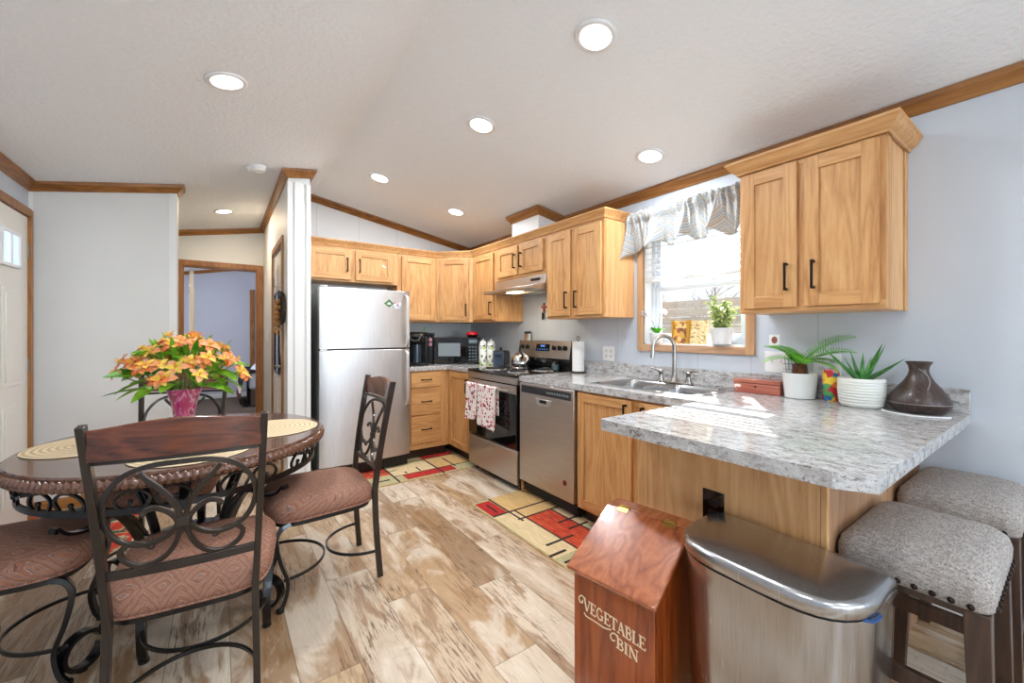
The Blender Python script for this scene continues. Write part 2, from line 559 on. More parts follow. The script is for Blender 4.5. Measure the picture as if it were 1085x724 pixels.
M['carpet'] = mat('brown_bedroom_carpet', (112, 96, 84), 0.95, bump=0.5, bscale=200, var=0.3, vscale=40)
M['bluebag'] = mat('blue_bag_plastic', (16, 70, 130), 0.3, coat=0.4)
M['blanket_black'] = mat('blanket_black', (26, 22, 24), 0.95)
M['blanket_cream'] = mat('blanket_cream', (226, 206, 190), 0.95)
M['blanket_plum'] = mat('blanket_plum', (96, 50, 50), 0.95)
M['sheet'] = mat('pale_blue_sheet', (206, 212, 222), 0.9)
M['red'] = mat('red_plastic', (206, 24, 40), 0.3, coat=0.3)
M['clock'] = mat('display_blue', (60, 110, 190), 0.3, emis=(80, 150, 230), estr=0.6)
M['greenmag'] = mat('green_magnet', (70, 120, 66), 0.5)
M['cardm'] = marks('photo_card', [(0, (226, 230, 236)), (0.4, (150, 190, 214)), (0.6, (214, 90, 120)), (0.75, (240, 240, 240))], 60)
M['cream_paint'] = mat('cream_lettering', (236, 214, 178), 0.6)
M['book_page'] = marks('book_page', [(0, (232, 210, 160)), (0.4, (214, 186, 130)), (0.75, (170, 130, 80)), (0.88, (238, 224, 184))], 70, 0.8, stretch=(1, 1, 2.2))
M['book_art'] = marks('book_painting', [(0, (206, 160, 70)), (0.3, (150, 80, 40)), (0.5, (224, 190, 120)), (0.7, (90, 70, 60)), (0.85, (190, 110, 60))], 40, 0.6)
M['gilt'] = mat('gilded_edge', (206, 158, 60), 0.4, 0.3)
M['smoke_blue'] = mat('screen_grey', (130, 138, 142), 0.15, coat=0.5)
M['pink'] = mat('pink_pod_box', (214, 150, 160), 0.5)
M['greenp'] = mat('green_plastic', (40, 150, 60), 0.4)
M['redtag'] = mat('red_sticker', (206, 130, 118), 0.5)
M['lightblue'] = mat('window_vinyl', (226, 234, 244), 0.35)
M['skin_art'] = mat('portrait_brown', (150, 96, 72), 0.7)
M['cap'] = mat('clear_glass', (236, 240, 240), 0.03, trans=0.9)

# ------------------------------------------------------------------ mesh builder
class MB:
    def __init__(s):
        s.v = []
        s.f = []
        s.mi = []
        s.cur = 0
    def add(s, vs, fs, mi=None):
        o = len(s.v)
        s.v += [Vector(p) for p in vs]
        for f in fs:
            s.f.append([i + o for i in f])
            s.mi.append(s.cur if mi is None else mi)
        return s
    def box(s, x0, x1, y0, y1, z0, z1, mi=None, X=None):
        vs = [(x, y, z) for x in (x0, x1) for y in (y0, y1) for z in (z0, z1)]
        if X is not None:
            vs = [X @ Vector(p) for p in vs]
        return s.add(vs, [(0, 1, 3, 2), (4, 6, 7, 5), (0, 4, 5, 1), (2, 3, 7, 6), (0, 2, 6, 4), (1, 5, 7, 3)], mi)
    def prism(s, poly, a, b, axis='z', mi=None):
        """poly 2-D extruded from a to b along axis; poly is (x,y) for z, (y,z) for x, (x,z) for y"""
        def P(p, t):
            return {'z': (p[0], p[1], t), 'x': (t, p[0], p[1]), 'y': (p[0], t, p[1])}[axis]
        n = len(poly)
        vs = [P(p, a) for p in poly] + [P(p, b) for p in poly]
        fs = [tuple(range(n)), tuple(range(2 * n - 1, n - 1, -1))]
        fs += [(i, (i + 1) % n, n + (i + 1) % n, n + i) for i in range(n)]
        return s.add(vs, fs, mi)
    def rings(s, rings, closed_ring=True, closed_path=False, caps=True, mi=None):
        n = len(rings[0])
        m = len(rings)
        vs = [p for r in rings for p in r]
        fs = []
        for i in range(m if closed_path else m - 1):
            j = (i + 1) % m
            for k in range(n if closed_ring else n - 1):
                l = (k + 1) % n
                fs.append((i * n + k, i * n + l, j * n + l, j * n + k))
        if caps and closed_ring and not closed_path:
            fs.append(tuple(range(n - 1, -1, -1)))
            fs.append(tuple((m - 1) * n + k for k in range(n)))
        return s.add(vs, fs, mi)
    def sweep(s, pts, prof, up=(0, 0, 1), closed=False, caps=True, mi=None, scale=None):
        """sweep the 2-D profile (side, up) along a 3-D path"""
        pts = [Vector(p) for p in pts]
        up = Vector(up)
        n = len(pts)
        out = []
        last = None
        for i in range(n):
            if closed:
                t = (pts[(i + 1) % n] - pts[i - 1])
            else:
                t = pts[min(i + 1, n - 1)] - pts[max(i - 1, 0)]
            t = t.normalized()
            if last is None:
                u = up - t * up.dot(t)
                if u.length < 1e-3:
                    u = Vector((1, 0, 0)) - t * t.x
            else:
                u = last - t * last.dot(t)
            u.normalize()
            last = u
            sd = t.cross(u)
            k = scale[i] if scale else 1.0
            out.append([pts[i] + sd * (a * k) + u * (b * k) for a, b in prof])
        return s.rings(out, True, closed, caps, mi)
    def tube(s, pts, r, n=8, closed=False, mi=None, up=(0, 0, 1)):
        prof = [(math.cos(2 * PI * k / n), math.sin(2 * PI * k / n)) for k in range(n)]
        if isinstance(r, (int, float)):
            r = [r] * len(pts)
        return s.sweep(pts, prof, up, closed, True, mi, list(r))
    def bar(s, pts, w, t, up=(0, 0, 1), closed=False, mi=None, scale=None):
        prof = [(-w / 2, -t / 2), (w / 2, -t / 2), (w / 2, t / 2), (-w / 2, t / 2)]
        return s.sweep(pts, prof, up, closed, True, mi, scale)
    def cyl(s, p0, p1, r0, r1=None, n=20, mi=None):
        r1 = r0 if r1 is None else r1
        return s.tube([p0, p1], [r0, r1], n, mi=mi, up=(0, 0, 1) if abs((Vector(p1) - Vector(p0)).normalized().z) < 0.9 else (0, 1, 0))
    def lathe(s, prof, n=32, c=(0, 0, 0), mi=None, mod=None):
        rg = []
        for r, z in prof:
            ring = []
            for k in range(n):
                a = 2 * PI * k / n
                rr = r * (mod(a, z) if mod else 1)
                ring.append((c[0] + rr * math.cos(a), c[1] + rr * math.sin(a), c[2] + z))
            rg.append(ring)
        return s.rings(rg, True, False, True, mi)
    def grid(s, fn, nu, nv, mi=None, cu=False):
        vs = [fn(i / nu, j / nv) for i in range(nu + (0 if cu else 1)) for j in range(nv + 1)]
        a = nu if cu else nu + 1
        fs = []
        for i in range(nu):
            for j in range(nv):
                k = (i + 1) % a
                fs.append((i * (nv + 1) + j, k * (nv + 1) + j, k * (nv + 1) + j + 1, i * (nv + 1) + j + 1))
        return s.add(vs, fs, mi)
    def ball(s, c, r, n=12, mi=None, sz=1.0):
        prof = [(max(1e-4, r * math.sin(PI * i / (n // 2 + 2))), -r * sz * math.cos(PI * i / (n // 2 + 2))) for i in range(n // 2 + 3)]
        return s.lathe(prof, n, c, mi)
    def build(s, name, mats, parent=None, bevel=0.0, smooth=True, ang=35, loc=None, rotz=None, seg=2, solid=0.0, sub=0):
        me = bpy.data.meshes.new(name)
        me.from_pydata([tuple(p) for p in s.v], [], s.f)
        if not isinstance(mats, (list, tuple)):
            mats = [mats]
        for m in mats:
            me.materials.append(m)
        for p, i in zip(me.polygons, s.mi):
            p.material_index = i
        bm = bmesh.new()
        bm.from_mesh(me)
        bmesh.ops.remove_doubles(bm, verts=bm.verts, dist=1e-6)
        bmesh.ops.recalc_face_normals(bm, faces=bm.faces)
        bm.to_mesh(me)
        bm.free()
        if smooth:
            me.shade_smooth()
            me.set_sharp_from_angle(angle=R(ang))
        o = bpy.data.objects.new(name, me)
        COL.objects.link(o)
        if parent:
            o.parent = parent
        if loc:
            o.location = loc
        if rotz is not None:
            o.rotation_euler = (0, 0, rotz)
        if solid:
            md = o.modifiers.new('solid', 'SOLIDIFY')
            md.thickness = solid
            md.offset = 0
        if bevel:
            md = o.modifiers.new('bevel', 'BEVEL')
            md.width = bevel
            md.segments = seg
            md.limit_method = 'ANGLE'
            md.angle_limit = R(40)
        if sub:
            md = o.modifiers.new('sub', 'SUBSURF')
            md.levels = sub
            md.render_levels = sub
        return o

def thing(name, label, cat, loc=(0, 0, 0), rotz=0, group=None):
    o = bpy.data.objects.new(name, None)
    COL.objects.link(o)
    o.empty_display_size = 0.05
    o.location = loc
    o.rotation_euler = (0, 0, rotz)
    o['label'] = label
    o['category'] = cat
    if group:
        o['group'] = group
    return o
def tag(o, label, cat, group=None, kind=None):
    o['label'] = label
    o['category'] = cat
    if group:
        o['group'] = group
    if kind:
        o['kind'] = kind
    return o
def struct(o, label=None, cat=None):
    o['kind'] = 'structure'
    if label:
        o['label'] = label
        o['category'] = cat
    return o
def copy_thing(o, loc, rotz, label):
    r = o.copy()
    COL.objects.link(r)
    r.location = loc
    r.rotation_euler = (0, 0, rotz)
    r['label'] = label
    def kids(a, b):
        for ch in list(a.children):
            c = ch.copy()
            COL.objects.link(c)
            c.parent = b
            kids(ch, c)
    kids(o, r)
    return r
def spline(pts, n=8, closed=False):
    """Catmull-Rom through pts"""
    P = [Vector(p) for p in pts]
    out = []
    m = len(P)
    rng = range(m if closed else m - 1)
    for i in rng:
        if closed:
            a, b, c, d = P[i - 1], P[i], P[(i + 1) % m], P[(i + 2) % m]
        else:
            b, c = P[i], P[i + 1]
            a = P[i - 1] if i > 0 else b * 2 - c
            d = P[i + 2] if i + 2 < m else c * 2 - b
        for k in range(n):
            t = k / n
            out.append(0.5 * ((2 * b) + (c - a) * t + (2 * a - 5 * b + 4 * c - d) * t * t + (3 * b - a - 3 * c + d) * t ** 3))
    if not closed:
        out.append(P[-1])
    return out

def molding(mb, path, prof, mi=None):
    """profile (out, z) swept along a path with true mitres; out is to the right of travel"""
    P = [Vector(p) for p in path]
    rg = []
    for i, p in enumerate(P):
        ns = []
        if i > 0:
            d = (p - P[i - 1]); ns.append(Vector((d.y, -d.x, 0)).normalized())
        if i < len(P) - 1:
            d = (P[i + 1] - p); ns.append(Vector((d.y, -d.x, 0)).normalized())
        m = ns[0] if len(ns) == 1 else (ns[0] + ns[1]) / (1 + ns[0].dot(ns[1]))
        rg.append([p + m * a + Vector((0, 0, b)) for a, b in prof])
    mb.rings(rg, mi=mi)
    return mb

# ------------------------------------------------------------------ room shell
SL, Z0, YR, YL = 0.18, 2.28, -1.80, -3.60
def cz(y):
    return Z0 + SL * (-y) if y > YR else Z0 + SL * (y - YL)
XE = 11.4       # far end of the room behind the camera
XB = -5.2      # bedroom far wall
m = MB(); m.box(-1.53, XE, YL - 0.1, 0.14, -0.05, 0.0)
struct(m.build('floor', M['floor'], smooth=False))
m = MB(); m.box(XB - 0.1, -1.53, YL - 0.1, 0.14, -0.05, 0.0)
struct(m.build('floor_bedroom', M['carpet'], smooth=False))
m = MB()
m.prism([(0.2, cz(0) - 0.2 * SL), (YR, cz(YR)), (YR, cz(YR) + 0.08), (0.2, cz(0) - 0.2 * SL + 0.08)], XB - 0.1, XE + 0.1, 'x')
m.prism([(YR, cz(YR)), (YL - 0.1, cz(YL) - 0.1 * SL), (YL - 0.1, cz(YL) - 0.1 * SL + 0.08), (YR, cz(YR) + 0.08)], XB - 0.1, XE + 0.1, 'x')
struct(m.build('ceiling', M['ceiling'], smooth=False))

# window opening in the kitchen wall, second one in the living room
WX0, WX1, WZ0, WZ1 = 2.548, 3.268, 1.165, 2.03
m = MB()
T = 0.12
h = cz(0) + 0.0
def wall_with_holes(m, x0, x1, y0, y1, h, holes):
    x = x0
    for a, b, c, d in holes:
        m.box(x, a, y0, y1, 0, h)
        m.box(a, b, y0, y1, 0, c)
        m.box(a, b, y0, y1, d, h)
        x = b
    m.box(x, x1, y0, y1, 0, h)
wall_with_holes(m, XB, XE, 0.0, T, h, [(WX0, WX1, WZ0, WZ1), (7.5, 9.1, 0.9, 2.0)])
struct(m.build('wall_right', M['wall'], smooth=False))
m = MB()
wall_with_holes(m, XB, XE, YL - T, YL, cz(YL), [(-4.1, -2.8, 0.9, 2.0), (7.5, 9.1, 0.9, 2.0)])
struct(m.build('wall_left', M['wall'], smooth=False))
m = MB()
m.prism([(0, 0), (0, cz(0)), (-1.93, cz(-1.93)), (-1.93, 0)][:2] + [(YR, cz(YR)), (-1.93, cz(-1.93)), (-1.93, 0)], -0.1, 0.0, 'x')
struct(m.build('wall_back', M['wall_warm'], smooth=False))
# partition between hall and kitchen (its end has a trimmed post)
PF = 0.72
m = MB()
PD0, PD1, PDZ = -0.36, 0.40, 2.03       # pantry door opening is shallow: the door sits in a recess
m.prism([(-1.93, 0), (-1.93, cz(-1.93)), (-2.09, cz(-2.09)), (-2.09, 0)], PD1, PF, 'x')
m.prism([(-1.93, 0), (-1.93, cz(-1.93)), (-2.09, cz(-2.09)), (-2.09, 0)], -1.52, PD0, 'x')
m.prism([(-1.93, PDZ), (-1.93, cz(-1.93)), (-2.09, cz(-2.09)), (-2.09, PDZ)], PD0, PD1, 'x')
m.box(PD0, PD1, -1.96, -1.93, 0, PDZ)
struct(m.build('wall_partition', M['wall_plain'], smooth=False))
m = MB()
for a, b in ((-1.925, -1.96), (-1.975, -2.045), (-2.06, -2.095)):
    m.box(PF - 0.001, PF + 0.012, b, a, 0, cz(-2.09) - 0.09)
struct(m.build('trim_1', M['white'], bevel=0.003))
# hall-side block wall by the entry door
m = MB()
XK = 0.22
m.prism([(YL, 0), (YL, cz(YL)), (-2.81, cz(-2.81)), (-2.81, 0)], XK - 0.12, XK, 'x')
pass
struct(m.build('wall_entry', M['wall_plain'], smooth=False))
m = MB()
m.box(XK, XK + 0.008, -2.86, -2.815, 0, cz(-2.86) - 0.06)
m.box(XK, XK + 0.006, YL + 0.0, YL + 0.02, 0, cz(YL) - 0.06)
struct(m.build('trim_2', M['white']))
# end of hall with bedroom doorway
DY0, DY1, DZ = -2.885, -2.155, 2.02
m = MB()
m.prism([(YL, 0), (YL, cz(YL)), (DY0, cz(DY0)), (DY0, 0)], -1.62, -1.52, 'x')
m.prism([(DY1, 0), (DY1, cz(DY1)), (YR, cz(YR)), (0, cz(0)), (0, 0)], -1.62, -1.52, 'x')
m.prism([(DY0, DZ), (DY0, cz(DY0)), (DY1, cz(DY1)), (DY1, DZ)], -1.62, -1.52, 'x')
struct(m.build('wall_hall', M['wall_plain'], smooth=False))
m = MB()
m.prism([(0, 0), (0, cz(0)), (YR, cz(YR)), (YL, cz(YL)), (YL, 0)], XB - 0.1, XB, 'x')
struct(m.build('wall_bedroom', M['wall_bed'], smooth=False))
m = MB()
pent = [(0.12, 0.9), (0.12, 0), (YL - 0.12, 0), (YL - 0.12, 0.9)]
m.prism(pent, XE, XE + 0.12, 'x')
m.box(XE, XE + 0.12, -0.6, 0.12, 0.9, 2.05)
m.box(XE, XE + 0.12, YL - 0.12, -3.0, 0.9, 2.05)
m.prism([(0.12, 2.05), (YL - 0.12, 2.05), (YL - 0.12, cz(YL)), (YR, cz(YR)), (0.12, cz(0))], XE, XE + 0.12, 'x')
struct(m.build('wall_far', M['wall'], smooth=False))

# crown mouldings (oak)
CR = [(0, -0.062), (0.008, -0.062), (0.014, -0.05), (0.03, -0.028), (0.042, -0.018), (0.046, 0.004), (0, 0.004)]
def crown(name, path, mt='oak_x', prof=CR):
    m = MB()
    molding(m, path, prof)
    return struct(m.build(name, M[mt], smooth=False))
crown('trim_3', [(0.0, 0.0, cz(0)), (XE, 0.0, cz(0))])
crown('trim_4', [(0.0, -1.93, cz(-1.93)), (0.0, YR, cz(YR)), (0.0, 0.0, cz(0))], 'oak_y')
# round the partition end: kitchen side, end, hall side, end of hall
crown('trim_5', [(-1.52, -2.09, cz(-2.09)), (PF + .012, -2.09, cz(-2.09)), (PF + .012, -1.93, cz(-1.93)), (0.0, -1.93, cz(-1.93))][::-1][::-1], 'oak_x', [(a, b - 0.004) for a, b in CR])
crown('trim_6', [(-1.52, YL, cz(YL)), (-1.52, -2.09, cz(-2.09))], 'oak_y')
crown('trim_7', [(XK, YL, cz(YL)), (XK, -2.81, cz(-2.81)), (XK - 0.12, -2.81, cz(-2.81))], 'oak_y')
crown('trim_8', [(XE, YL, cz(YL)), (XK, YL, cz(YL))])
crown('trim_9', [(XB, YL, cz(YL)), (XB, YR, cz(YR)), (XB, 0, cz(0))], 'oak_y')
# baseboards
BB = [(0, 0), (0.012, 0), (0.012, 0.065), (0.006, 0.078), (0, 0.08)]
def base(name, path, mt='white'):
    m = MB()
    molding(m, path, BB)
    return struct(m.build(name, M[mt], smooth=False))
base('baseboard_right', [(4.02, 0, 0), (XE, 0, 0)])
base('baseboard_entry', [(XK, YL + 0.02, 0), (XK, -2.81, 0)], 'oak_y')
base('baseboard_partition', [(PD1 + 0.06, -2.09, 0), (PF, -2.09, 0)])
base('baseboard_bedroom', [(XB, YL, 0), (XB, 0, 0)], 'wall_plain')
base('baseboard_left', [(XE, YL, 0), (1.45, YL, 0)])

# bedroom doorway casing
m = MB()
cw = 0.06
m.box(-1.52, -1.505, DY0 - cw, DY0, 0, DZ + cw)
m.box(-1.52, -1.505, DY1, DY1 + cw, 0, DZ + cw)
m.box(-1.52, -1.505, DY0, DY1, DZ, DZ + cw)
m.box(-1.62, -1.52, DY0, DY0 + 0.015, 0, DZ)
m.box(-1.62, -1.52, DY1 - 0.015, DY1, 0, DZ)
m.box(-1.62, -1.52, DY0, DY1, DZ - 0.015, DZ)
struct(m.build('trim_10', M['oak_z'], bevel=0.003))

def panel_door(name, w, h, panels, mt, t=0.04):
    m = MB()
    m.box(0, w, -t, 0, 0, h)
    for (a, b, c, d) in panels:
        m.box(a, b, -t - 0.006, -t, c, d)
        m.box(a + 0.03, b - 0.03, -t - 0.012, -t - 0.006, c + 0.03, d - 0.03)
    return m.build(name, M[mt], bevel=0.004)
def hinge(parent, x, z, y=-0.045):
    m = MB()
    m.box(x - 0.016, x + 0.016, y - 0.003, y + 0.003, z - 0.045, z + 0.045)
    m.cyl((x, y - 0.006, z - 0.045), (x, y - 0.006, z + 0.045), 0.005, n=8)
    return m.build('hinge', M['nickel'], parent, bevel=0.001)
# bedroom door, swung open into the bedroom on its left jamb
d = panel_door('door_1', 0.69, 1.99, [(0.1, 0.31, 0.2, 0.85), (0.38, 0.59, 0.2, 0.85), (0.1, 0.31, 1.0, 1.8), (0.38, 0.59, 1.0, 1.8)], 'door_white')
d.location = (-1.635, DY0 + 0.062, 0.005)
d.rotation_euler = (0, 0, R(183))
struct(d)
for z in (0.3, 1.0, 1.75):
    hinge(d, 0.0, z, 0.004)
# pantry door in the partition, hall side
d = panel_door('door_2', PD1 - PD0 - 0.02, 2.0, [(0.09, 0.33, 0.2, 0.85), (0.41, 0.65, 0.2, 0.85), (0.09, 0.33, 1.0, 1.55), (0.41, 0.65, 1.0, 1.55), (0.09, 0.33, 1.66, 1.88), (0.41, 0.65, 1.66, 1.88)], 'door_white')
d.location = (PD0 + 0.01, -2.04, 0.008)
struct(d)
kn = MB()
kn.cyl((0.69, -0.04, 0.95), (0.69, -0.085, 0.95), 0.012)
kn.tube(spline([(0.69, -0.088, 0.95), (0.65, -0.092, 0.952), (0.59, -0.085, 0.945)]), 0.008)
kn.build('door_handle', M['nickel'], d)
for z in (0.25, 1.0, 1.75):
    hinge(d, 0.005, z)
m = MB()
for x0, x1 in ((PD0 - 0.055, PD0), (PD1, PD1 + 0.055)):
    m.box(x0, x1, -2.105, -2.09, 0, PDZ + 0.055)
m.box(PD0, PD1, -2.105, -2.09, PDZ, PDZ + 0.055)
struct(m.build('trim_11', M['oak_z'], bevel=0.003))
# entry door in the left wall
EX0, EX1 = 0.40, 1.31
d = panel_door('door_3', EX1 - EX0, 2.0, [(0.12, 0.40, 0.2, 0.8), (0.51, 0.79, 0.2, 0.8), (0.12, 0.40, 0.92, 1.52), (0.51, 0.79, 0.92, 1.52)], 'door_white')
d.location = (EX1, YL + 0.0, 0.005)
d.rotation_euler = (0, 0, PI)
struct(d)
m = MB()
for k in range(2):
    x0 = 0.91 - (0.16 + k * 0.34) - 0.27
    for a in (0, 1):
        m.box(x0 + a * 0.125 + 0.01, x0 + a * 0.125 + 0.125, -0.048, -0.044, 1.66, 1.84)
m.build('door_glass', mat('glowing_door_pane', (214, 230, 244), 0.1, emis=(200, 224, 250), estr=0.6), d)  # panes glow by themselves in place of daylight from outside
m = MB()
for k in range(2):
    x0 = 0.91 - (0.16 + k * 0.34) - 0.27
    m.box(x0, x0 + 0.27, -0.056, -0.04, 1.84, 1.86); m.box(x0, x0 + 0.27, -0.056, -0.04, 1.64, 1.66)
    for q in (0, 0.125, 0.255):
        m.box(x0 + q, x0 + q + 0.015, -0.056, -0.04, 1.66, 1.84)
m.build('glass_frame', M['plastic_white'], d, bevel=0.002)
for z in (0.3, 1.03, 1.78):
    hinge(d, 0.915, z)
m = MB()
for x0, x1 in ((EX0 - 0.05, EX0), (EX1, EX1 + 0.05)):
    m.box(x0, x1, YL, YL + 0.055, 0, 2.06)
m.box(EX0, EX1, YL, YL + 0.055, 2.01, 2.06)
struct(m.build('trim_12', M['oak_z'], bevel=0.003))

# kitchen window: casing, liner, vinyl frame, panes
m = MB()
c = 0.048
m.box(WX0 - c, WX0, -0.016, 0, WZ0 - c, WZ1 + c, 1)
m.box(WX1, WX1 + c, -0.016, 0, WZ0 - c, WZ1 + c, 1)
m.box(WX0, WX1, -0.016, 0, WZ0 - c, WZ0, 0)
m.box(WX0, WX1, -0.016, 0, WZ1, WZ1 + c, 0)
struct(m.build('trim_13', [M['casing'], wood('window_casing_upright', (206, 166, 126), (190, 148, 108), (160, 118, 80), 'z', 0.45)], bevel=0.003))
wn = MB()
e = 0.001
wn.box(WX0 - e, WX0 + 0.012, 0, T, WZ0, WZ1); wn.box(WX1 - 0.012, WX1 + e, 0, T, WZ0, WZ1)
wn.box(WX0, WX1, 0, T, WZ1 - 0.012, WZ1 + e); wn.box(WX0, WX1, 0, T, WZ0 - e, WZ0 + 0.010)
def frame(mb, x0, x1, z0, z1, y0, y1, b):
    mb.box(x0, x0 + b, y0, y1, z0, z1); mb.box(x1 - b, x1, y0, y1, z0, z1)
    mb.box(x0 + b, x1 - b, y0, y1, z0, z0 + b); mb.box(x0 + b, x1 - b, y0, y1, z1 - b, z1)
W1 = wn.build('window_1', M['plastic_white'])
struct(W1)
fr = MB()
frame(fr, WX0 + 0.012, WX1 - 0.012, WZ0 + 0.01, WZ1 - 0.012, 0.075, 0.115, 0.028)
frame(fr, WX0 + 0.04, WX1 - 0.04, WZ0 + 0.038, 1.585, 0.085, 0.108, 0.036)
frame(fr, WX0 + 0.04, WX1 - 0.04, 1.56, WZ1 - 0.04, 0.095, 0.114, 0.03)
fr.build('window_frame', M['lightblue'], W1, bevel=0.003)
pn = MB()
pn.box(WX0 + 0.07, WX1 - 0.07, 0.097, 0.100, WZ0 + 0.07, 1.55)
pn.box(WX0 + 0.065, WX1 - 0.065, 0.104, 0.107, 1.58, WZ1 - 0.065)
pn.build('window_pane', M['pane'], W1)
# unseen windows behind the camera, put in to go with the fill lights
for k, (ax, a, b, pos) in enumerate((('x', 7.5, 9.1, 0.06), ('x', 7.5, 9.1, YL - 0.06))):
    f = MB(); frame(f, a, b, 0.9, 2.0, pos - 0.03, pos + 0.03, 0.05)
    f.box(a, b, pos - 0.02, pos + 0.02, 1.43, 1.47)
    o = struct(f.build('window_%d' % (k + 2), M['plastic_white'], bevel=0.003))
    g_ = MB(); g_.box(a + 0.05, b - 0.05, pos - 0.003, pos + 0.003, 0.95, 1.95); g_.build('window_pane', M['pane'], o)
f = MB()
f.box(XE + .03, XE + .09, -3.0, -2.95, .9, 2.05); f.box(XE + .03, XE + .09, -0.65, -0.6, .9, 2.05)
f.box(XE + .03, XE + .09, -2.95, -0.65, .9, .95); f.box(XE + .03, XE + .09, -2.95, -0.65, 2.0, 2.05); f.box(XE + .03, XE + .09, -1.83, -1.77, .95, 2.0)
o = struct(f.build('window_4', M['plastic_white'], bevel=0.003))
g_ = MB(); g_.box(XE + .055, XE + .06, -2.95, -.65, .95, 2.0); g_.build('window_pane', M['pane'], o)

# blind: slats tilted, bottom rail, cords
bl = thing('window_blind', 'white slatted blind half lowered in the sink window under the valance', 'blind', (0, 0, 0))
m = MB()
zs = 1.648
k = 0
while zs < 2.0:
    a = R(-22)
    yc = 0.012
    dy, dz = 0.024 * math.cos(a), -0.024 * math.sin(a)
    prof = [(yc - dy, zs - dz), (yc, zs + 0.0035), (yc + dy, zs + dz), (yc + dy, zs + dz - 0.0025), (yc, zs + 0.001), (yc - dy, zs - dz - 0.0025)]
    m.prism(prof, WX0 + 0.016, WX1 - 0.016, 'x')
    zs += 0.044
m.build('slats', M['slat'], bl, smooth=False)
m = MB(); m.box(WX0 + 0.016, WX1 - 0.016, -0.011, 0.035, 1.612, 1.630); m.build('bottom_rail', M['slat'], bl, bevel=0.004)
m = MB(); m.box(WX0 + 0.014, WX1 - 0.014, -0.016, 0.040, 1.985, 2.016); m.build('head_rail', M['slat'], bl, bevel=0.003)
m = MB()
for x in (WX0 + 0.09, (WX0 + WX1) / 2 + 0.05, WX1 - 0.1):
    for y in (-0.014, 0.038):
        m = MB(); m.cyl((x, y, 1.63), (x, y, 1.99), 0.0011, n=5); m.build('ladder_cord', M['plastic_white'], bl)

# valance: gathered rod-pocket curtain
vl = thing('window_valance', 'gathered white and grey chevron print valance over the sink window', 'valance', (0, 0, 0))
m = MB()
vx0, vx1 = WX0 - 0.085, WX1 + 0.06
random.seed(3)
ph = [random.uniform(0, 6.28) for _ in range(6)]
def vfn(u, v):
    x = vx0 + (vx1 - vx0) * u
    t = u * 60
    big = math.sin(u * 2 * PI * 3.5 + 0.9)
    g0 = 0.013 * math.sin(t * 1.9 + ph[0]) + 0.010 * math.sin(t * 3.1 + ph[1] + v * 2) + 0.006 * math.sin(t * 5.3 + ph[2])
    g1 = 0.050 * math.sin(t * 0.42 + ph[3] + v) + 0.026 * math.sin(t * 0.83 + ph[4]) + 0.012 * math.sin(t * 1.7 + 1)
    y = min(-0.022, -0.085 + g0 * (1 - v) ** 1.5 + g1 * (0.15 + v) * (0.35 + 0.65 * v) - 0.018 * math.sin(PI * min(1, v * 3.6)) - 0.01 * v)
    edge = 0.06 * max(0, 1 - u * 7) + 0.018 * math.sin(t * 0.5 + 1) + 0.008 * math.sin(t * 1.3)
    z = 2.118 + 0.006 * math.sin(t * 2.3) * (1 - v) - v * (0.262 + edge) 
    x += 0.012 * v * math.sin(t * 0.6 + 2) - 0.02 * v * (1 if u < 0.1 else 0)
    return (x, y, z)
m.grid(vfn, 260, 22)
# left return to the wall
def rfn(u, v):
    p = vfn(0, v)
    return (p[0] + 0.003 * math.sin(v * 5), p[1] + (-0.004 - p[1]) * u, p[2] + 0.004 * math.sin(u * 9))
m.grid(rfn, 8, 22)
m.build('fabric', M['chevron'], vl, ang=80, solid=0.0016)
m = MB(); m.cyl((vx0 + 0.01, -0.068, 2.098), (vx1 - 0.01, -0.068, 2.098), 0.006, n=10)
m.tube([(vx0 + 0.012, -0.068, 2.098), (vx0 + 0.012, -0.002, 2.098)], 0.005)
m.build('rod', M['plastic_white'], vl)

# ------------------------------------------------------------------ outside
m = MB(); m.box(-30, 30, 0.14, 40, -0.45, -0.40)
struct(m.build('ground', M['ground'], smooth=False), 'pale bare yard ground outside the sink window', 'ground')
fn = thing('yard_fence', 'grey board fence across the yard outside the window', 'fence', (0, 6.2, 0.05))
m = MB()
for k in range(10):
    m.box(-6, 10, -0.012 + 0.004 * (k % 2), 0.012, 0.05 + k * 0.19, 0.05 + k * 0.19 + 0.178)
m.build('boards', M['fence'], fn, smooth=False)
for k in range(9):
    m = MB(); m.box(-6 + k * 2 - 0.05, -6 + k * 2 + 0.05, 0.02, 0.12, -0.45, 1.95); m.build('post', M['fence'], fn, bevel=0.005)
def bare_tree(x, y, hgt, seed):
    rnd = random.Random(seed)
    m = MB()
    def br(p, d, L, r, lev):
        q = p + d * L
        mid = p + d * L * 0.5 + Vector((rnd.uniform(-1, 1), rnd.uniform(-1, 1), 0)) * L * 0.06
        m.tube([p, mid, q], [r, r * 0.85, r * 0.65], 5)
        if lev == 0:
            return
        for _ in range(4 if lev > 1 else 3):
            nd = (d + Vector((rnd.uniform(-.7, .7), rnd.uniform(-.7, .7), rnd.uniform(-.1, .5)))).normalized()
            s = rnd.uniform(0.45, 1)
            br(p + d * L * s, nd, L * rnd.uniform(0.55, 0.8), r * 0.6, lev - 1)
    br(Vector((0, 0, 0)), Vector((0, 0, 1)), hgt * 0.34, 0.07, 4)
    o = m.build('bare_tree', M['bare'], loc=(x, y, -0.4))
    return o
for i, (x, y, hh, lab) in enumerate(((-2.6, 15.0, 5.4, 'bare tree beyond the fence at the left of the window view'), (-5.4, 15.5, 5.6, 'bare tree beyond the fence in the middle of the window view'),
                                     (-8.4, 15.2, 5.2, 'bare branching tree beyond the fence, farthest left in the yard'))):
    tag(bare_tree(x, y, hh, 40 + i), lab, 'tree', 'bare trees beyond the fence')

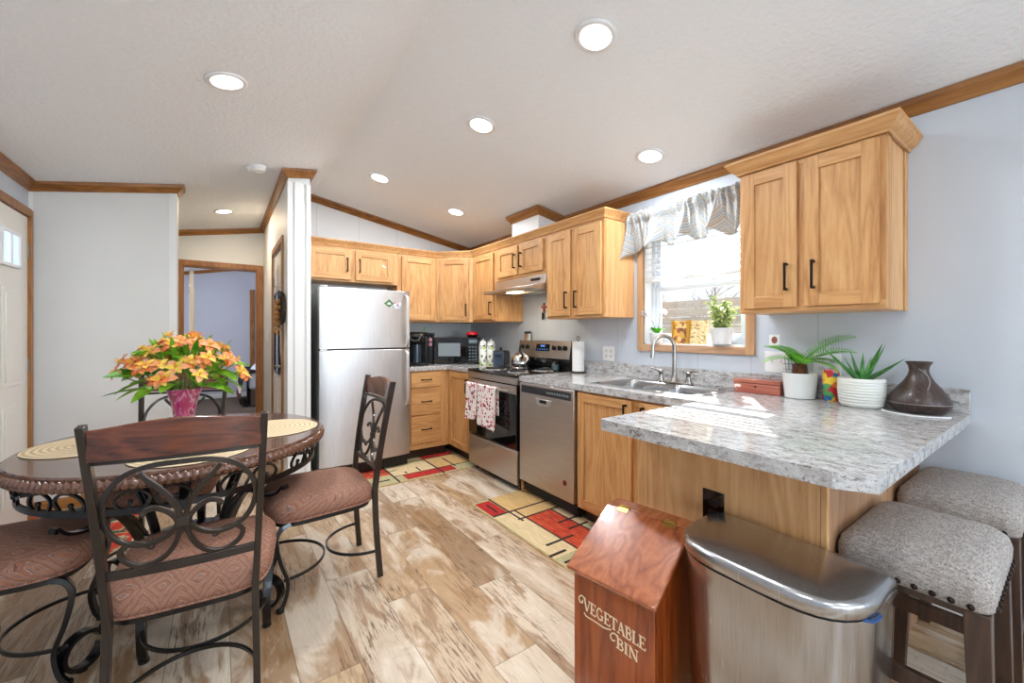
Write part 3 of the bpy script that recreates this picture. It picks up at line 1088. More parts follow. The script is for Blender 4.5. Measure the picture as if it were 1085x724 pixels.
# ------------------------------------------------------------------ cabinets (local frame: back at y=0, front facing -y, x to the right)
CAB = [M['cab_z'], M['cab_x'], M['cab_lightened'], M['darkgap']]
def pull(parent, x, z, y, L=0.13, vert=True):
    m = MB()
    if vert:
        m.bar([(x, y - 0.026, z - L / 2), (x, y - 0.026, z + L / 2)], 0.010, 0.008, up=(0, 1, 0))
        for s in (-1, 1):
            m.box(x - 0.0055, x + 0.0055, y - 0.028, y + 0.001, z + s * (L / 2 - 0.006) - 0.006, z + s * (L / 2 - 0.006) + 0.006)
    else:
        m.box(x - L / 2, x + L / 2, y - 0.030, y - 0.022, z - 0.005, z + 0.005)
        for s in (-1, 1):
            m.box(x + s * (L / 2 - 0.006) - 0.006, x + s * (L / 2 - 0.006) + 0.006, y - 0.028, y + 0.001, z - 0.0055, z + 0.0055)
    return m.build('handle', M['pull'], parent, bevel=0.0015)
def shaker(parent, x0, x1, z0, z1, y, hx=None, hz=None, s=0.056, name='door', L=0.13, rail=None):
    """y is the face-frame plane; door stands 19 mm proud of it"""
    rail = rail or s
    m = MB()
    f = y - 0.019
    m.box(x0, x0 + s, f, y - 0.001, z0, z1, 0)
    m.box(x1 - s, x1, f, y - 0.001, z0, z1, 0)
    m.box(x0 + s, x1 - s, f, y - 0.001, z1 - rail, z1, 1)
    m.box(x0 + s, x1 - s, f, y - 0.001, z0, z0 + rail, 1)
    m.box(x0 + s - 0.003, x1 - s + 0.003, f + 0.010, y - 0.002, z0 + rail - 0.003, z1 - rail + 0.003, 0)
    o = m.build(name, CAB, parent, bevel=0.0018)
    if hx is not None:
        pull(o, hx, hz, f, L)
    return o
def drawer(parent, x0, x1, z0, z1, y, boards=1):
    m = MB()
    f = y - 0.019
    if boards == 1:
        m.box(x0, x1, f, y - 0.001, z0, z1, 1)
    else:
        m.box(x0, x1, f + 0.004, y - 0.001, z0, z1, 1)
        hh = (z1 - z0) / boards
        for k in range(boards):
            m.box(x0, x1, f + 0.001 * (k % 2), f + 0.006, z0 + k * hh, z0 + (k + 1) * hh - 0.001, 1)
    o = m.build('drawer', CAB, parent, bevel=0.002)
    pull(o, (x0 + x1) / 2, (z0 + z1) / 2, f, 0.105, False)
    return o
def carcass(parent, w_, d_, z0, z1, toe=0, xl=0.0, mats=CAB, ztop=None):
    m = MB()
    m.box(xl, w_, -d_ + 0.018, -0.002, z0, ztop or z1, 2)
    m.box(xl, w_, -d_, -d_ + 0.018, z0, z0 + 0.038, 1)
    m.box(xl, w_, -d_, -d_ + 0.018, z1 - 0.038, z1, 1)
    m.box(xl, xl + 0.04, -d_, -d_ + 0.018, z0 + 0.038, z1 - 0.038, 0)
    m.box(w_ - 0.04, w_, -d_, -d_ + 0.018, z0 + 0.038, z1 - 0.038, 0)
    m.box(xl + 0.04, w_ - 0.04, -d_ + 0.001, -d_ + 0.018, z0 + 0.038, z1 - 0.038, 0)
    if toe:
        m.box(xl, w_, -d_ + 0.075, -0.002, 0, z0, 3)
    return m.build('body', mats, parent, bevel=0.0012)
UZ0, UZ1, UD = 1.362, 2.062, 0.33
# back wall (rotated so that local x runs along +y)
t = thing('wall_cabinet', 'two-door light wood cabinet hung over the refrigerator', 'cabinet', (0, -1.925, 0), PI / 2)
carcass(t, 1.925 - 1.055, UD, 1.735, UZ1)
shaker(t, 0.045, 0.415, 1.755, 2.04, -UD, 0.378, 1.895)
shaker(t, 0.455, 0.825, 1.755, 2.04, -UD, 0.492, 1.895)
t = thing('wall_cabinet', 'tall single-door light wood wall cabinet right beside the refrigerator top', 'cabinet', (0, -1.053, 0), PI / 2)
carcass(t, 1.053 - 0.613, UD, UZ0, UZ1)
shaker(t, 0.045, 0.415, UZ0 + 0.02, UZ1 - 0.022, -UD)
# diagonal corner cabinet
t = thing('corner_wall_cabinet', 'diagonal corner wall cabinet above the microwave', 'cabinet', (0, 0, 0))
m = MB()
m.prism([(0.002, -0.002), (0.002, -0.611), (UD, -0.611), (0.611, -UD), (0.611, -0.002)], UZ0, UZ1, 'z', 2)
m.build('body', CAB, t, bevel=0.0012)
dg = MB()
L_ = math.hypot(0.281, 0.281)
dd = shaker(None, -L_ / 2 + 0.035, L_ / 2 - 0.035, UZ0 + 0.02, UZ1 - 0.022, 0.0, L_ / 2 - 0.065, UZ0 + 0.13)
dd.parent = t
dd.location = ((UD + 0.611) / 2, (-0.611 - UD) / 2, 0)
dd.rotation_euler = (0, 0, R(45))
# window-wall cabinets
t = thing('wall_cabinet', 'single-door light wood wall cabinet left of the range hood', 'cabinet', (0.613, 0, 0))
carcass(t, 1.075 - 0.613, UD, UZ0, UZ1)
shaker(t, 0.04, 0.425, UZ0 + 0.02, UZ1 - 0.022, -UD, 0.395, UZ0 + 0.13)
t = thing('wall_cabinet', 'short two-door light wood cabinet directly above the range hood', 'cabinet', (1.077, 0, 0))
carcass(t, 1.838 - 1.077, UD, 1.745, UZ1)
shaker(t, 0.035, 0.365, 1.775, UZ1 - 0.022, -UD, 0.335, 1.90)
shaker(t, 0.400, 0.725, 1.775, UZ1 - 0.022, -UD, 0.430, 1.90)
t = thing('wall_cabinet', 'tall two-door light wood wall cabinet between range hood and window', 'cabinet', (1.84, 0, 0))
carcass(t, 2.46 - 1.84, UD, UZ0, UZ1)
shaker(t, 0.02, 0.290, UZ0 + 0.02, UZ1 - 0.022, -UD, 0.255, UZ0 + 0.14)
shaker(t, 0.325, 0.600, UZ0 + 0.02, UZ1 - 0.022, -UD, 0.360, UZ0 + 0.14)
# crown across the cabinet run
m = MB()
UP = [(0, 0), (0.006, 0), (0.012, 0.018), (0.03, 0.045), (0.036, 0.052), (0.036, 0.062), (0, 0.062)]
q = 0.019
molding(m, [(UD, -1.93, UZ1), (UD, -0.611, UZ1), (0.611, -UD, UZ1), (2.46, -UD, UZ1), (2.46, -0.002, UZ1)], UP)
m.prism([(0.002, -1.93), (UD, -1.93), (UD, -0.611), (0.611, -UD), (2.46, -UD), (2.46, -0.002), (0.002, -0.002)], UZ1 + 0.002, UZ1 + 0.03)
tag(m.build('cabinet_crown', M['cab_x'], smooth=False), 'light wood crown moulding running along the tops of the corner cabinets', 'moulding')

# right wall cabinet with large crown
t = thing('wall_cabinet', 'two-door light wood wall cabinet with deep crown, right of the window above the plants', 'cabinet', (3.385, 0, 0))
RZ0, RZ1 = 1.348, 2.072
carcass(t, 0.572, UD, RZ0, RZ1)
shaker(t, 0.02, 0.262, RZ0 + 0.022, RZ1 - 0.022, -UD, 0.222, RZ0 + 0.165, rail=0.06)
shaker(t, 0.292, 0.555, RZ0 + 0.022, RZ1 - 0.022, -UD, 0.330, RZ0 + 0.165, rail=0.06)
m = MB()
m.box(0.573, 0.577, -UD + 0.0, -0.262, RZ0 + 0.0, RZ1)
m.box(0.573, 0.577, -0.05, -0.002, RZ0, RZ1)
m.build('side_stiles', M['cab_z'], t, bevel=0.001)
m = MB()
BP = [(0, -0.012), (0.006, -0.012), (0.010, -0.002), (0.020, 0.004), (0.032, 0.016), (0.042, 0.036), (0.047, 0.040), (0.047, 0.052), (0, 0.052)]
molding(m, [(-0.006, -0.002, RZ1), (-0.006, -UD - 0.01, RZ1), (0.58, -UD - 0.01, RZ1), (0.58, -0.002, RZ1)], BP)
m.build('crown', M['cab_x'], t, smooth=False)

# base cabinets
BZ0, BZ1, BD = 0.10, 0.872, 0.61
t = thing('drawer_base_cabinet', 'light wood base cabinet with three drawers beside the refrigerator', 'cabinet', (0, -1.035, 0), PI / 2)
carcass(t, 1.035 - 0.613, BD, BZ0, BZ1, 1)
drawer(t, 0.012, 0.325, 0.712, 0.860, -BD)
drawer(t, 0.012, 0.325, 0.440, 0.700, -BD, 3)
drawer(t, 0.012, 0.325, 0.165, 0.428, -BD)
t = thing('corner_base_cabinet', 'light wood corner base cabinet with one door left of the stove', 'cabinet', (0, 0, 0))
carcass(t, 1.092, BD, BZ0, BZ1, 1, xl=0.006)
shaker(t, 0.645, 1.072, BZ0 + 0.02, BZ1 - 0.012, -BD, 1.035, BZ1 - 0.13)
t = thing('sink_base_cabinet', 'light wood two-door sink base cabinet right of the dishwasher', 'cabinet', (2.482, 0, 0))
carcass(t, 3.348 - 2.482, BD, BZ0, BZ1, 1, ztop=0.73)
shaker(t, 0.015, 0.445, BZ0 + 0.02, BZ1 - 0.012, -BD, 0.41, BZ1 - 0.10)
shaker(t, 0.50, 0.85, BZ0 + 0.02, BZ1 - 0.012, -BD, 0.53, BZ1 - 0.10)
# peninsula base
t = thing('peninsula_cabinet', 'light wood panelled peninsula cabinet under the counter behind the trash can', 'cabinet', (3.35, 0, 0))
m = MB()
m.box(0, 0.635, -1.105, -0.002, 0.0, 0.870, 2)
m.box(0.636, 0.652, -1.124, -1.105, 0.0, 0.870, 1)
m.build('body', [M['cab_z'], M['cab_lightened'], M['cab_lightened'], M['darkgap']], t, bevel=0.0015)
m = MB(); m.box(0.0, 0.6355, -1.122, -1.1055, 0.0, 0.870); m.build('front_panel', M['cab_lightened'], t, bevel=0.001)
m = MB(); m.box(0.6355, 0.652, -1.104, -0.01, 0.0, 0.870); m.build('end_panel', wood('plain_end_panel', (196, 158, 124), (180, 140, 108), (150, 110, 80), 'z'), t, bevel=0.001)

# countertops
CT0, CT1 = 0.8735, 0.914
ct = thing('countertop', 'speckled laminate counter with splash, in the corner under the microwave and coffee maker', 'countertop', (0, 0, 0))
m = MB()
m.prism([(0.002, -0.002), (0.002, -1.05), (0.635, -1.05), (0.635, -0.635), (1.096, -0.635), (1.096, -0.002)], CT0, CT1)
m.build('top', M['counter'], ct, bevel=0.003)
m = MB()
m.box(0.002, 0.02, -1.05, -0.02, CT1, CT1 + 0.09); m.box(0.002, 1.096, -0.02, -0.002, CT1, CT1 + 0.09)
m.build('backsplash', M['counter'], ct, bevel=0.002)
ct = thing('peninsula_countertop', 'speckled laminate sink counter running on into the clipped-corner peninsula', 'countertop', (0, 0, 0))
PX0, PX1 = 3.332, 4.153
SX0, SX1, SY0, SY1 = 2.53, 3.24, -0.525, -0.075
bm = bmesh.new()
outer = [(1.864, -0.002), (1.864, -0.635), (PX0, -0.635), (PX0, -1.318), (PX0 + 0.012, -1.3336), (4.0814, -1.3336), (PX1 - 0.03, -1.318), (PX1, -1.2786), (PX1, -0.002)]
# strips around the sink cut-out
m = MB()
m.box(1.864, SX0, -0.635, -0.002, CT0, CT1)
m.box(SX0, SX1, -0.635, SY0, CT0, CT1)
m.box(SX0, SX1, SY1, -0.002, CT0, CT1)
m.prism([(SX1, -0.002), (SX1, -0.635), (PX0, -0.635), (PX0, -1.322), (PX0 + 0.010, -1.3336), (4.075, -1.3336), (PX1, -1.290), (PX1, -0.002)], CT0, CT1)
bm.free()
o = m.build('top', M['counter'], ct, smooth=False)
m = MB()
m.box(1.864, PX1, -0.02, -0.002, CT1, CT1 + 0.1)
m.build('backsplash', M['counter'], ct, bevel=0.002)

# sink
sk = thing('kitchen_sink', 'double bowl stainless steel drop-in sink below the window', 'sink', (0, 0, 0))
m = MB()
def rr(x0, x1, y0, y1, r, n=5):
    out = []
    for cx_, cy_, a0 in ((x1 - r, y1 - r, 0), (x0 + r, y1 - r, 90), (x0 + r, y0 + r, 180), (x1 - r, y0 + r, 270)):
        for k in range(n + 1):
            a = R(a0 + 90 * k / n)
            out.append((cx_ + r * math.cos(a), cy_ + r * math.sin(a)))
    return out
def bowl(m, x0, x1, y0, y1, depth=0.17, r=0.05):
    lv = [(0.014, 0.0045), (0.002, 0.004), (-0.004, -0.006), (-0.010, -0.05), (-0.016, -depth + 0.02), (-0.035, -depth), (-0.09, -depth - 0.003)]
    rg = []
    for e, z in lv:
        rg.append([(px, py, CT1 + z) for px, py in rr(x0 - e, x1 + e, y0 - e, y1 + e, r + e if r + e > 0.01 else 0.01)])
    m.rings(rg, caps=False)
    m.add(rg[-1], [tuple(range(len(rg[-1])))])
bx0, bx1 = SX0 + 0.03, SX1 - 0.03
mid = (bx0 + bx1) / 2
by0, by1 = SY0 + 0.025, SY1 - 0.075
for a, b in ((bx0, mid - 0.018), (mid + 0.018, bx1)):
    bowl(m, a, b, by0, by1)
    m.cyl(((a + b) / 2, (by0 + by1) / 2, CT1 - 0.1725), ((a + b) / 2, (by0 + by1) / 2, CT1 - 0.169), 0.04)
# deck and rim pieces
zt = CT1 + 0.0045
m.box(SX0 - 0.012, SX1 + 0.012, by1 + 0.012, SY1 + 0.012, CT1 + 0.0005, zt)
m.box(SX0 - 0.012, SX1 + 0.012, SY0 - 0.012, by0 - 0.012, CT1 + 0.0005, zt)
m.box(SX0 - 0.012, bx0 - 0.012, by0 - 0.012, by1 + 0.012, CT1 + 0.0005, zt)
m.box(bx1 + 0.012, SX1 + 0.012, by0 - 0.012, by1 + 0.012, CT1 + 0.0005, zt)
m.box(mid - 0.006, mid + 0.006, by0 - 0.012, by1 + 0.012, CT1 + 0.0005, zt)
m.build('basin', M['sinksteel'], sk, ang=50)
# faucet
fx, fy = 2.86, -0.105
fa = thing('faucet', 'brushed nickel gooseneck faucet with two lever handles on the sink', 'faucet', (fx, fy, zt + 0.0005))
m = MB()
pts = [(0, 0, 0.0), (0, 0, 0.2)] + [(-0.0 - 0.0, -0.075 + 0.075 * math.cos(a), 0.235 + 0.075 * math.sin(a)) for a in [R(180 * k / 12) for k in range(0, 13)]] + [(0, -0.152, 0.20), (0, -0.155, 0.165)]
pts = [(p[0] + p[1] * 0.45, p[1] * 0.9, p[2]) for p in pts]
m.tube(pts, [0.0125] * (len(pts) - 2) + [0.012, 0.014], 14)
m.lathe([(0.028, 0.0), (0.028, 0.008), (0.019, 0.018), (0.0165, 0.06), (0.013, 0.075)], 20)
m.build('spout', M['nickel'], fa, ang=60)
m = MB(); m.prism(rr(-0.13, 0.13, -0.028, 0.028, 0.027), 0, 0.012); m.build('base_plate', M['nickel'], fa, bevel=0.003)
for s in (-1, 1):
    m = MB()
    m.lathe([(0.022, 0.012), (0.022, 0.02), (0.015, 0.035), (0.014, 0.062), (0.018, 0.068), (0.017, 0.08), (0.006, 0.086)], 18, (s * 0.10, 0, 0))
    m.tube([(s * 0.10, 0, 0.078), (s * 0.13, -0.006, 0.083), (s * 0.172, -0.012, 0.09)], [0.008, 0.0065, 0.006], 8)
    m.build('lever_handle', M['nickel'], fa, ang=60)

# ------------------------------------------------------------------ refrigerator
fg = thing('refrigerator', 'stainless steel top-freezer refrigerator beside the partition wall', 'refrigerator', (0.03, -1.862, 0))
# local: x depth to front, y width 0..0.785
m = MB(); m.box(0, 0.62, 0.003, 0.782, 0.04, 1.61); m.build('cabinet', mat('fridge_side_grey', (120, 124, 118), 0.5, bump=0.1, bscale=200), fg, bevel=0.006)
def curved_door(z0, z1):
    m = MB()
    n = 16
    poly = [(0.632, 0.0), (0.632, 0.785)]
    for k in range(n + 1):
        y = 0.785 * (1 - k / n)
        u = abs(2 * y / 0.785 - 1)
        x = 0.705 + 0.020 * (1 - u ** 2.2)
        if k in (0, n):
            x -= 0.008
        poly.append((x, y))
    m.prism(poly, z0, z1, 'z')
    return m
SP = 1.105
fd = curved_door(SP + 0.006, 1.635).build('freezer_door', M['steel'], fg, bevel=0.003, ang=25)
rd = curved_door(0.115, SP - 0.006).build('fridge_door', M['steel'], fg, bevel=0.003, ang=25)
def fhandle(parent, z0, z1):
    m = MB()
    y = 0.742
    m.bar(spline([(0.715, y, z0), (0.752, y, z0 + 0.02), (0.762, y, z0 + 0.06), (0.762, y, (z0 + z1) / 2), (0.762, y, z1 - 0.06), (0.752, y, z1 - 0.02), (0.715, y, z1)], 4), 0.022, 0.014, up=(1, 0, 0))
    m.build('handle', M['steel'], parent, ang=50)
fhandle(fd, SP + 0.02, 1.60)
fhandle(rd, 0.58, SP - 0.02)
m = MB(); m.box(0.60, 0.632, 0.01, 0.775, 0.12, 1.62); m.build('gasket', M['gasket'], fg)
m = MB()
m.box(0.60, 0.69, 0.02, 0.765, 0.02, 0.105)
for k in range(22):
    m.box(0.688, 0.694, 0.03 + k * 0.033, 0.05 + k * 0.033, 0.03, 0.095)
m.build('toe_grille', M['black'], fg)
for y in (0.06, 0.72):
    m = MB(); m.cyl((0.58, y, 0.0), (0.58, y, 0.042), 0.02); m.build('foot', M['black'], fg)
    m = MB(); m.cyl((0.08, y, 0.0), (0.08, y, 0.042), 0.02); m.build('foot', M['black'], fg)
m = MB(); m.box(0.66, 0.718, 0.004, 0.06, SP - 0.007, SP + 0.007); m.box(0.62, 0.70, 0.01, 0.07, 1.636, 1.65); m.build('hinge', M['nickel'], fg, bevel=0.002)
def magnet(name, lab, cat, y, z, w_, h_, mt, rot=0):
    u = abs(2 * (y + 1.862) / 0.785 - 1)
    x = 0.03 + 0.705 + 0.020 * (1 - u ** 2.2)
    m = MB()
    X = Matrix.Rotation(rot, 4, 'X')
    m.box(0.0005, 0.003, -w_ / 2, w_ / 2, -h_ / 2, h_ / 2, X=X)
    o = m.build(name, mt, loc=(x + 0.0005, y, z), bevel=0.0005)
    return tag(o, lab, cat)
mg = MB()
mg.prism([(-0.045, 0), (-0.02, 0.02), (0, 0.04), (0.02, 0.02), (0.045, 0), (0.02, -0.02), (0, -0.035), (-0.02, -0.02)], 0.0005, 0.003, 'x', 0)
mg.prism([(-0.022, -0.005), (0, 0.014), (0.022, -0.005), (0, -0.012)], 0.003, 0.0035, 'x', 1)
tag(mg.build('magnet', [M['greenmag'], M['ceramic']], loc=(0.7545, -1.283, 1.515)), 'green diamond-shaped magnet on the freezer door', 'magnet')
magnet('magnet', 'small rectangular photo magnet on the freezer door beside the green diamond', 'magnet', -1.205, 1.50, 0.075, 0.055, M['cardm'])

# ------------------------------------------------------------------ range
rg_ = thing('electric_range', 'freestanding stainless and black electric coil range under the hood', 'range', (1.1, 0, 0))
W_ = 0.76
m = MB(); m.box(0.003, W_ - 0.003, -0.62, -0.03, 0.03, 0.895)
for x in (0.05, W_ - 0.05):
    for y in (-0.58, -0.08):
        m.cyl((x, y, 0), (x, y, 0.04), 0.018)
m.build('body', M['enamel'], rg_, bevel=0.004)
m = MB(); m.box(0, W_, -0.665, -0.03, 0.895, 0.92); m.build('cooktop', M['enamel'], rg_, bevel=0.006)
m = MB(); m.box(0.004, W_ - 0.004, -0.652, -0.621, 0.84, 0.893); m.build('top_strip', M['steel_dark'], rg_, bevel=0.002)
for (x, y, r) in ((0.20, -0.49, 0.10), (0.55, -0.49, 0.08), (0.20, -0.20, 0.08), (0.55, -0.20, 0.10)):
    m = MB()
    m.lathe([(r + 0.018, 0.9205), (r + 0.016, 0.926), (r, 0.923), (r * 0.7, 0.9212), (0.01, 0.921)], 32, (x, y, 0))
    b_ = m.build('drip_pan', M['chrome'], rg_, ang=60)
    m = MB()
    pts = []
    for k in range(150):
        a = k / 150 * 2 * PI * 4
        rr_ = r * (0.18 + 0.76 * k / 150)
        pts.append((x + rr_ * math.cos(a), y + rr_ * math.sin(a), 0.930))
    m.tube(pts, 0.0042, 6)
    m.build('burner_coil', M['black'], b_, ang=60)
# oven door
m = MB(); m.box(0.006, W_ - 0.006, -0.655, -0.622, 0.335, 0.832)
od = m.build('oven_door', M['blackglass'], rg_, bevel=0.004)
m = MB(); m.box(0.12, W_ - 0.12, -0.657, -0.6545, 0.43, 0.70); m.build('oven_window', mat('oven_window_glass', (34, 32, 32), 0.04, coat=0.6), od, bevel=0.002)
m = MB(); m.box(0.006, W_ - 0.006, -0.657, -0.6545, 0.765, 0.832); m.build('door_top_strip', M['steel_dark'], od)
m = MB()
m.cyl((0.03, -0.705, 0.792), (W_ - 0.03, -0.705, 0.792), 0.0125, n=14)
for x in (0.06, W_ - 0.06):
    m.box(x - 0.012, x + 0.012, -0.703, -0.655, 0.780, 0.804)
m.build('handle', M['steel_dark'], od, ang=50)
m = MB(); m.box(0.004, W_ - 0.004, -0.652, -0.622, 0.055, 0.322); m.build('drawer', M['steel_dark'], rg_, bevel=0.006)
# back guard
m = MB(); m.prism([(-0.028, 0.92), (-0.028, 1.175), (-0.060, 1.175), (-0.088, 1.01), (-0.075, 0.92)], 0.0, W_, 'x'); bg_ = m.build('backguard', M['enamel'], rg_, bevel=0.003)
X = Matrix.Translation((0, -0.061, 1.172)) @ Matrix.Rotation(math.atan2(0.028, 0.165), 4, 'X').inverted()
m = MB(); m.box(0.012, W_ - 0.012, -0.004, 0.001, -0.158, 0.0, X=X); m.build('control_panel', M['steel_dark'], bg_, bevel=0.002)
m = MB(); m.box(0.285, 0.48, -0.007, -0.004, -0.095, -0.03, X=X); dp = m.build('display', M['blackglass'], bg_, bevel=0.001)
m = MB(); m.box(0.35, 0.41, -0.0078, -0.007, -0.055, -0.04, X=X)
for k in range(5):
    m.box(0.30 + k * 0.035, 0.315 + k * 0.035, -0.0078, -0.007, -0.082, -0.075, X=X)
m.build('clock_digits', M['clock'], dp)
for x in (0.075, 0.155, 0.545, 0.62, 0.69):
    m = MB()
    m.cyl(X @ Vector((x, -0.004, -0.062)), X @ Vector((x, -0.022, -0.062)), 0.022, 0.019, 18)
    m.box(x - 0.005, x + 0.005, -0.032, -0.02, -0.082, -0.042, X=X)
    m.build('knob', M['black'], bg_, bevel=0.001)
# towels over the oven handle (top-level: they hang from it)
def towel(x0, x1, drop, back, seed, label):
    rnd = random.Random(seed)
    ph_ = rnd.uniform(0, 6)
    path = []
    yb, zb = -0.705, 0.792
    for k in range(8):
        path.append((yb + 0.0155, zb - back + back * k / 8))
    for k in range(9):
        a = PI * k / 8
        path.append((yb + 0.0155 * math.cos(a), zb + 0.0155 * math.sin(a)))
    for k in range(1, 15):
        path.append((yb - 0.0155, zb - drop * k / 14))
    NP = len(path)
    def fn(u, v):
        i = v * (NP - 1)
        a = int(min(i, NP - 2)); f = i - a
        y = path[a][0] * (1 - f) + path[a + 1][0] * f
        z = path[a][1] * (1 - f) + path[a + 1][1] * f
        low = max(0, (zb - z) / drop)
        if v > 0.5:
            y -= 0.007 * low * (1 + math.sin(u * 9 + ph_)) + 0.004 * low * math.sin(u * 21)
            z -= 0.012 * low * math.sin(u * 3 + ph_)
        x = 1.1 + x0 + (x1 - x0) * (u + 0.04 * low * math.sin(v * 9 + ph_) * (1 - 2 * u))
        return (x, y, z)
    m = MB(); m.grid(fn, 26, NP * 2)
    o = m.build('dish_towel', M['towel'], ang=80, solid=0.003)
    return tag(o, label, 'towel', 'heart print towels on the oven handle')
towel(0.075, 0.262, 0.30, 0.2, 1, 'heart-print dish towel on the oven handle, the shorter left one')
towel(0.272, 0.555, 0.345, 0.22, 5, 'heart-print dish towel on the oven handle, the wider longer right one')

# range hood
hd = thing('range_hood', 'stainless under-cabinet range hood with lamp over the stove', 'range hood', (1.08, 0, 0))
m = MB()
m.prism([(-0.004, 1.742), (-0.335, 1.742), (-0.345, 1.665), (-0.485, 1.640), (-0.485, 1.612), (-0.004, 1.612)], 0, 0.755, 'x')
m.build('body', M['steel_dark'], hd, bevel=0.003)
m = MB(); m.box(0.56, 0.68, -0.348, -0.338, 1.695, 1.715); m.build('switch_panel', M['black'], hd)
m = MB(); m.prism(rr(0.30, 0.46, -0.43, -0.33, 0.02), 1.604, 1.6115); m.build('lamp_lens', M['hoodlens'], hd)
m = MB(); m.box(0.06, 0.70, -0.31, -0.05, 1.605, 1.6115); m.build('filter', M['nickel'], hd)
l = bpy.data.lights.new('hood_lamp', 'AREA'); l.shape = 'RECTANGLE'; l.size = 0.14; l.size_y = 0.08; l.energy = 2.2; l.color = (1.0, 0.85, 0.6)
lo = bpy.data.objects.new('hood_lamp', l); COL.objects.link(lo); lo.location = (1.46, -0.38, 1.600); lo.parent = None
# vent chase over the hood cabinet
ch = thing('vent_chase', 'white boxed vent chase with oak crown between hood cabinet and ceiling', 'vent box', (0, 0, 0))
hx0, hx1, hy = 1.30, 1.69, -0.30
m = MB(); m.prism([(-0.002, UZ1 + 0.031), (hy, UZ1 + 0.031), (hy, cz(hy) - 0.003), (-0.002, cz(0) - 0.003)], hx0, hx1, 'x'); m.build('box', M['white'], ch)
m = MB(); molding(m, [(hx0, -0.05, cz(0.05) - 0.004), (hx0, hy, cz(hy) - 0.004), (hx1, hy, cz(hy) - 0.004), (hx1, -0.05, cz(-0.05) - 0.004)], CR); m.build('crown', M['oak_x'], ch, smooth=False)

# ------------------------------------------------------------------ dishwasher
dw = thing('dishwasher', 'stainless steel built-in dishwasher between the range and sink cabinet', 'dishwasher', (1.873, 0, 0))
m = MB(); m.box(0.004, 0.597, -0.595, -0.03, 0.03, 0.868); m.build('tub', M['gasket'], dw)
m = MB()
m.box(0.004, 0.600, -0.640, -0.597, 0.115, 0.868)
dd = m.build('door', M['steel_dark'], dw, bevel=0.006)
m = MB(); m.box(0.03, 0.575, -0.6425, -0.640, 0.795, 0.850); m.build('control_strip', mat('control_strip_grey', (66, 66, 68), 0.3, 0.6), dd, bevel=0.001)
m = MB()
for k in range(9):
    m.box(0.33 + k * 0.026, 0.345 + k * 0.026, -0.6432, -0.6425, 0.815, 0.830)
m.build('buttons', M['smoke_blue'], dd)
m = MB()
X = Matrix.Translation((0.30, -0.640, 0.752))
m.prism([(-0.085, 0.018), (0.085, 0.018), (0.075, -0.022), (0.05, -0.032), (-0.05, -0.032), (-0.075, -0.022)], -0.652, -0.641, 'y')
for i in range(len(m.v)):
    m.v[i] += Vector((0.30, 0, 0.752))
hh = m.build('pocket_handle', M['steel'], dd, bevel=0.003)
m = MB(); m.box(0.262, 0.338, -0.6535, -0.652, 0.742, 0.765); m.build('pocket', M['black'], hh)
m = MB(); m.lathe([(0.022, 0), (0.022, 0.0008), (0.016, 0.0008), (0.016, 0.0), ], 20)
o = m.build('sticker', M['redtag'], dd); o.rotation_euler = (R(90), 0, 0); o.location = (0.515, -0.6405, 0.235)
m = MB(); m.box(0.02, 0.58, -0.56, -0.545, 0.0, 0.11); m.build('toe_kick', M['black'], dw)
m = MB(); m.box(0.27, 0.33, -0.6408, -0.640, 0.205, 0.213); m.build('badge', M['chrome'], dd)
m = MB(); m.box(1.8605, 1.8715, -0.61, -0.01, 0.0, 0.870)
tag(m.build('filler_panel', M['cab_z']), 'thin light wood filler panel between range and dishwasher', 'panel')

# ------------------------------------------------------------------ dining table
TX, TY = 1.98, -2.65
tb = thing('dining_table', 'round dark wood pedestal dining table with rope-carved edge and scrolled iron base', 'table', (TX, TY, 0), R(0))
def table_top_mat():
    g = G('inlaid_table_top')
    v = g.obj()
    x, y, z = g.xyz(v)
    r = g.math('SQRT', g.math('ADD', g.math('MULTIPLY', x, x), g.math('MULTIPLY', y, y)))
    a = g.math('DIVIDE', g.math('ADD', g.math('ARCTAN2', y, x), PI), PI / 4)
    sec = g.math('FLOOR', a)
    rv, _ = g.white(g.comb(sec, 1.0, 2.0))
    gr = g.noise(g.mapping(v, (0.12, 1, 1)), 60, 5, 0.6, 0.6)
    c = g.ramp(gr, [(0.3, (120, 84, 66)), (0.55, (92, 60, 46)), (0.8, (60, 38, 30))])
    c = g.mix(g.math('MULTIPLY', rv, 0.25), c, (60, 38, 30))
    ln = g.math('LESS_THAN', g.math('ABSOLUTE', g.math('SUBTRACT', r, 0.44)), 0.004)
    c = g.mix(ln, c, (40, 24, 18))
    return g.done(c, 0.22, None, 0.5)
m = MB(); m.lathe([(0.001, 0.728), (0.555, 0.728), (0.560, 0.745), (0.561, 0.756), (0.556, 0.762), (0.001, 0.762)], 96)
m.build('top', table_top_mat(), tb, ang=30)
m = MB()
NR, NP_ = 1500, 10
def rope(u, v):
    a = 2 * PI * u
    b = 2 * PI * v
    rr_ = 0.0165
    tw = 0.0040 * math.cos(150 * a + b * 1.6)
    rr_ += tw
    if v in (0, 1):
        b = 0
    return ((0.562 + rr_ * 0.8 * math.cos(b)) * math.cos(a), (0.562 + rr_ * 0.8 * math.cos(b)) * math.sin(a), 0.731 + rr_ * 1.15 * math.sin(b))
m.grid(rope, NR, NP_, cu=True)
m.build('rope_edge', M['cherry_edge'], tb, ang=80)
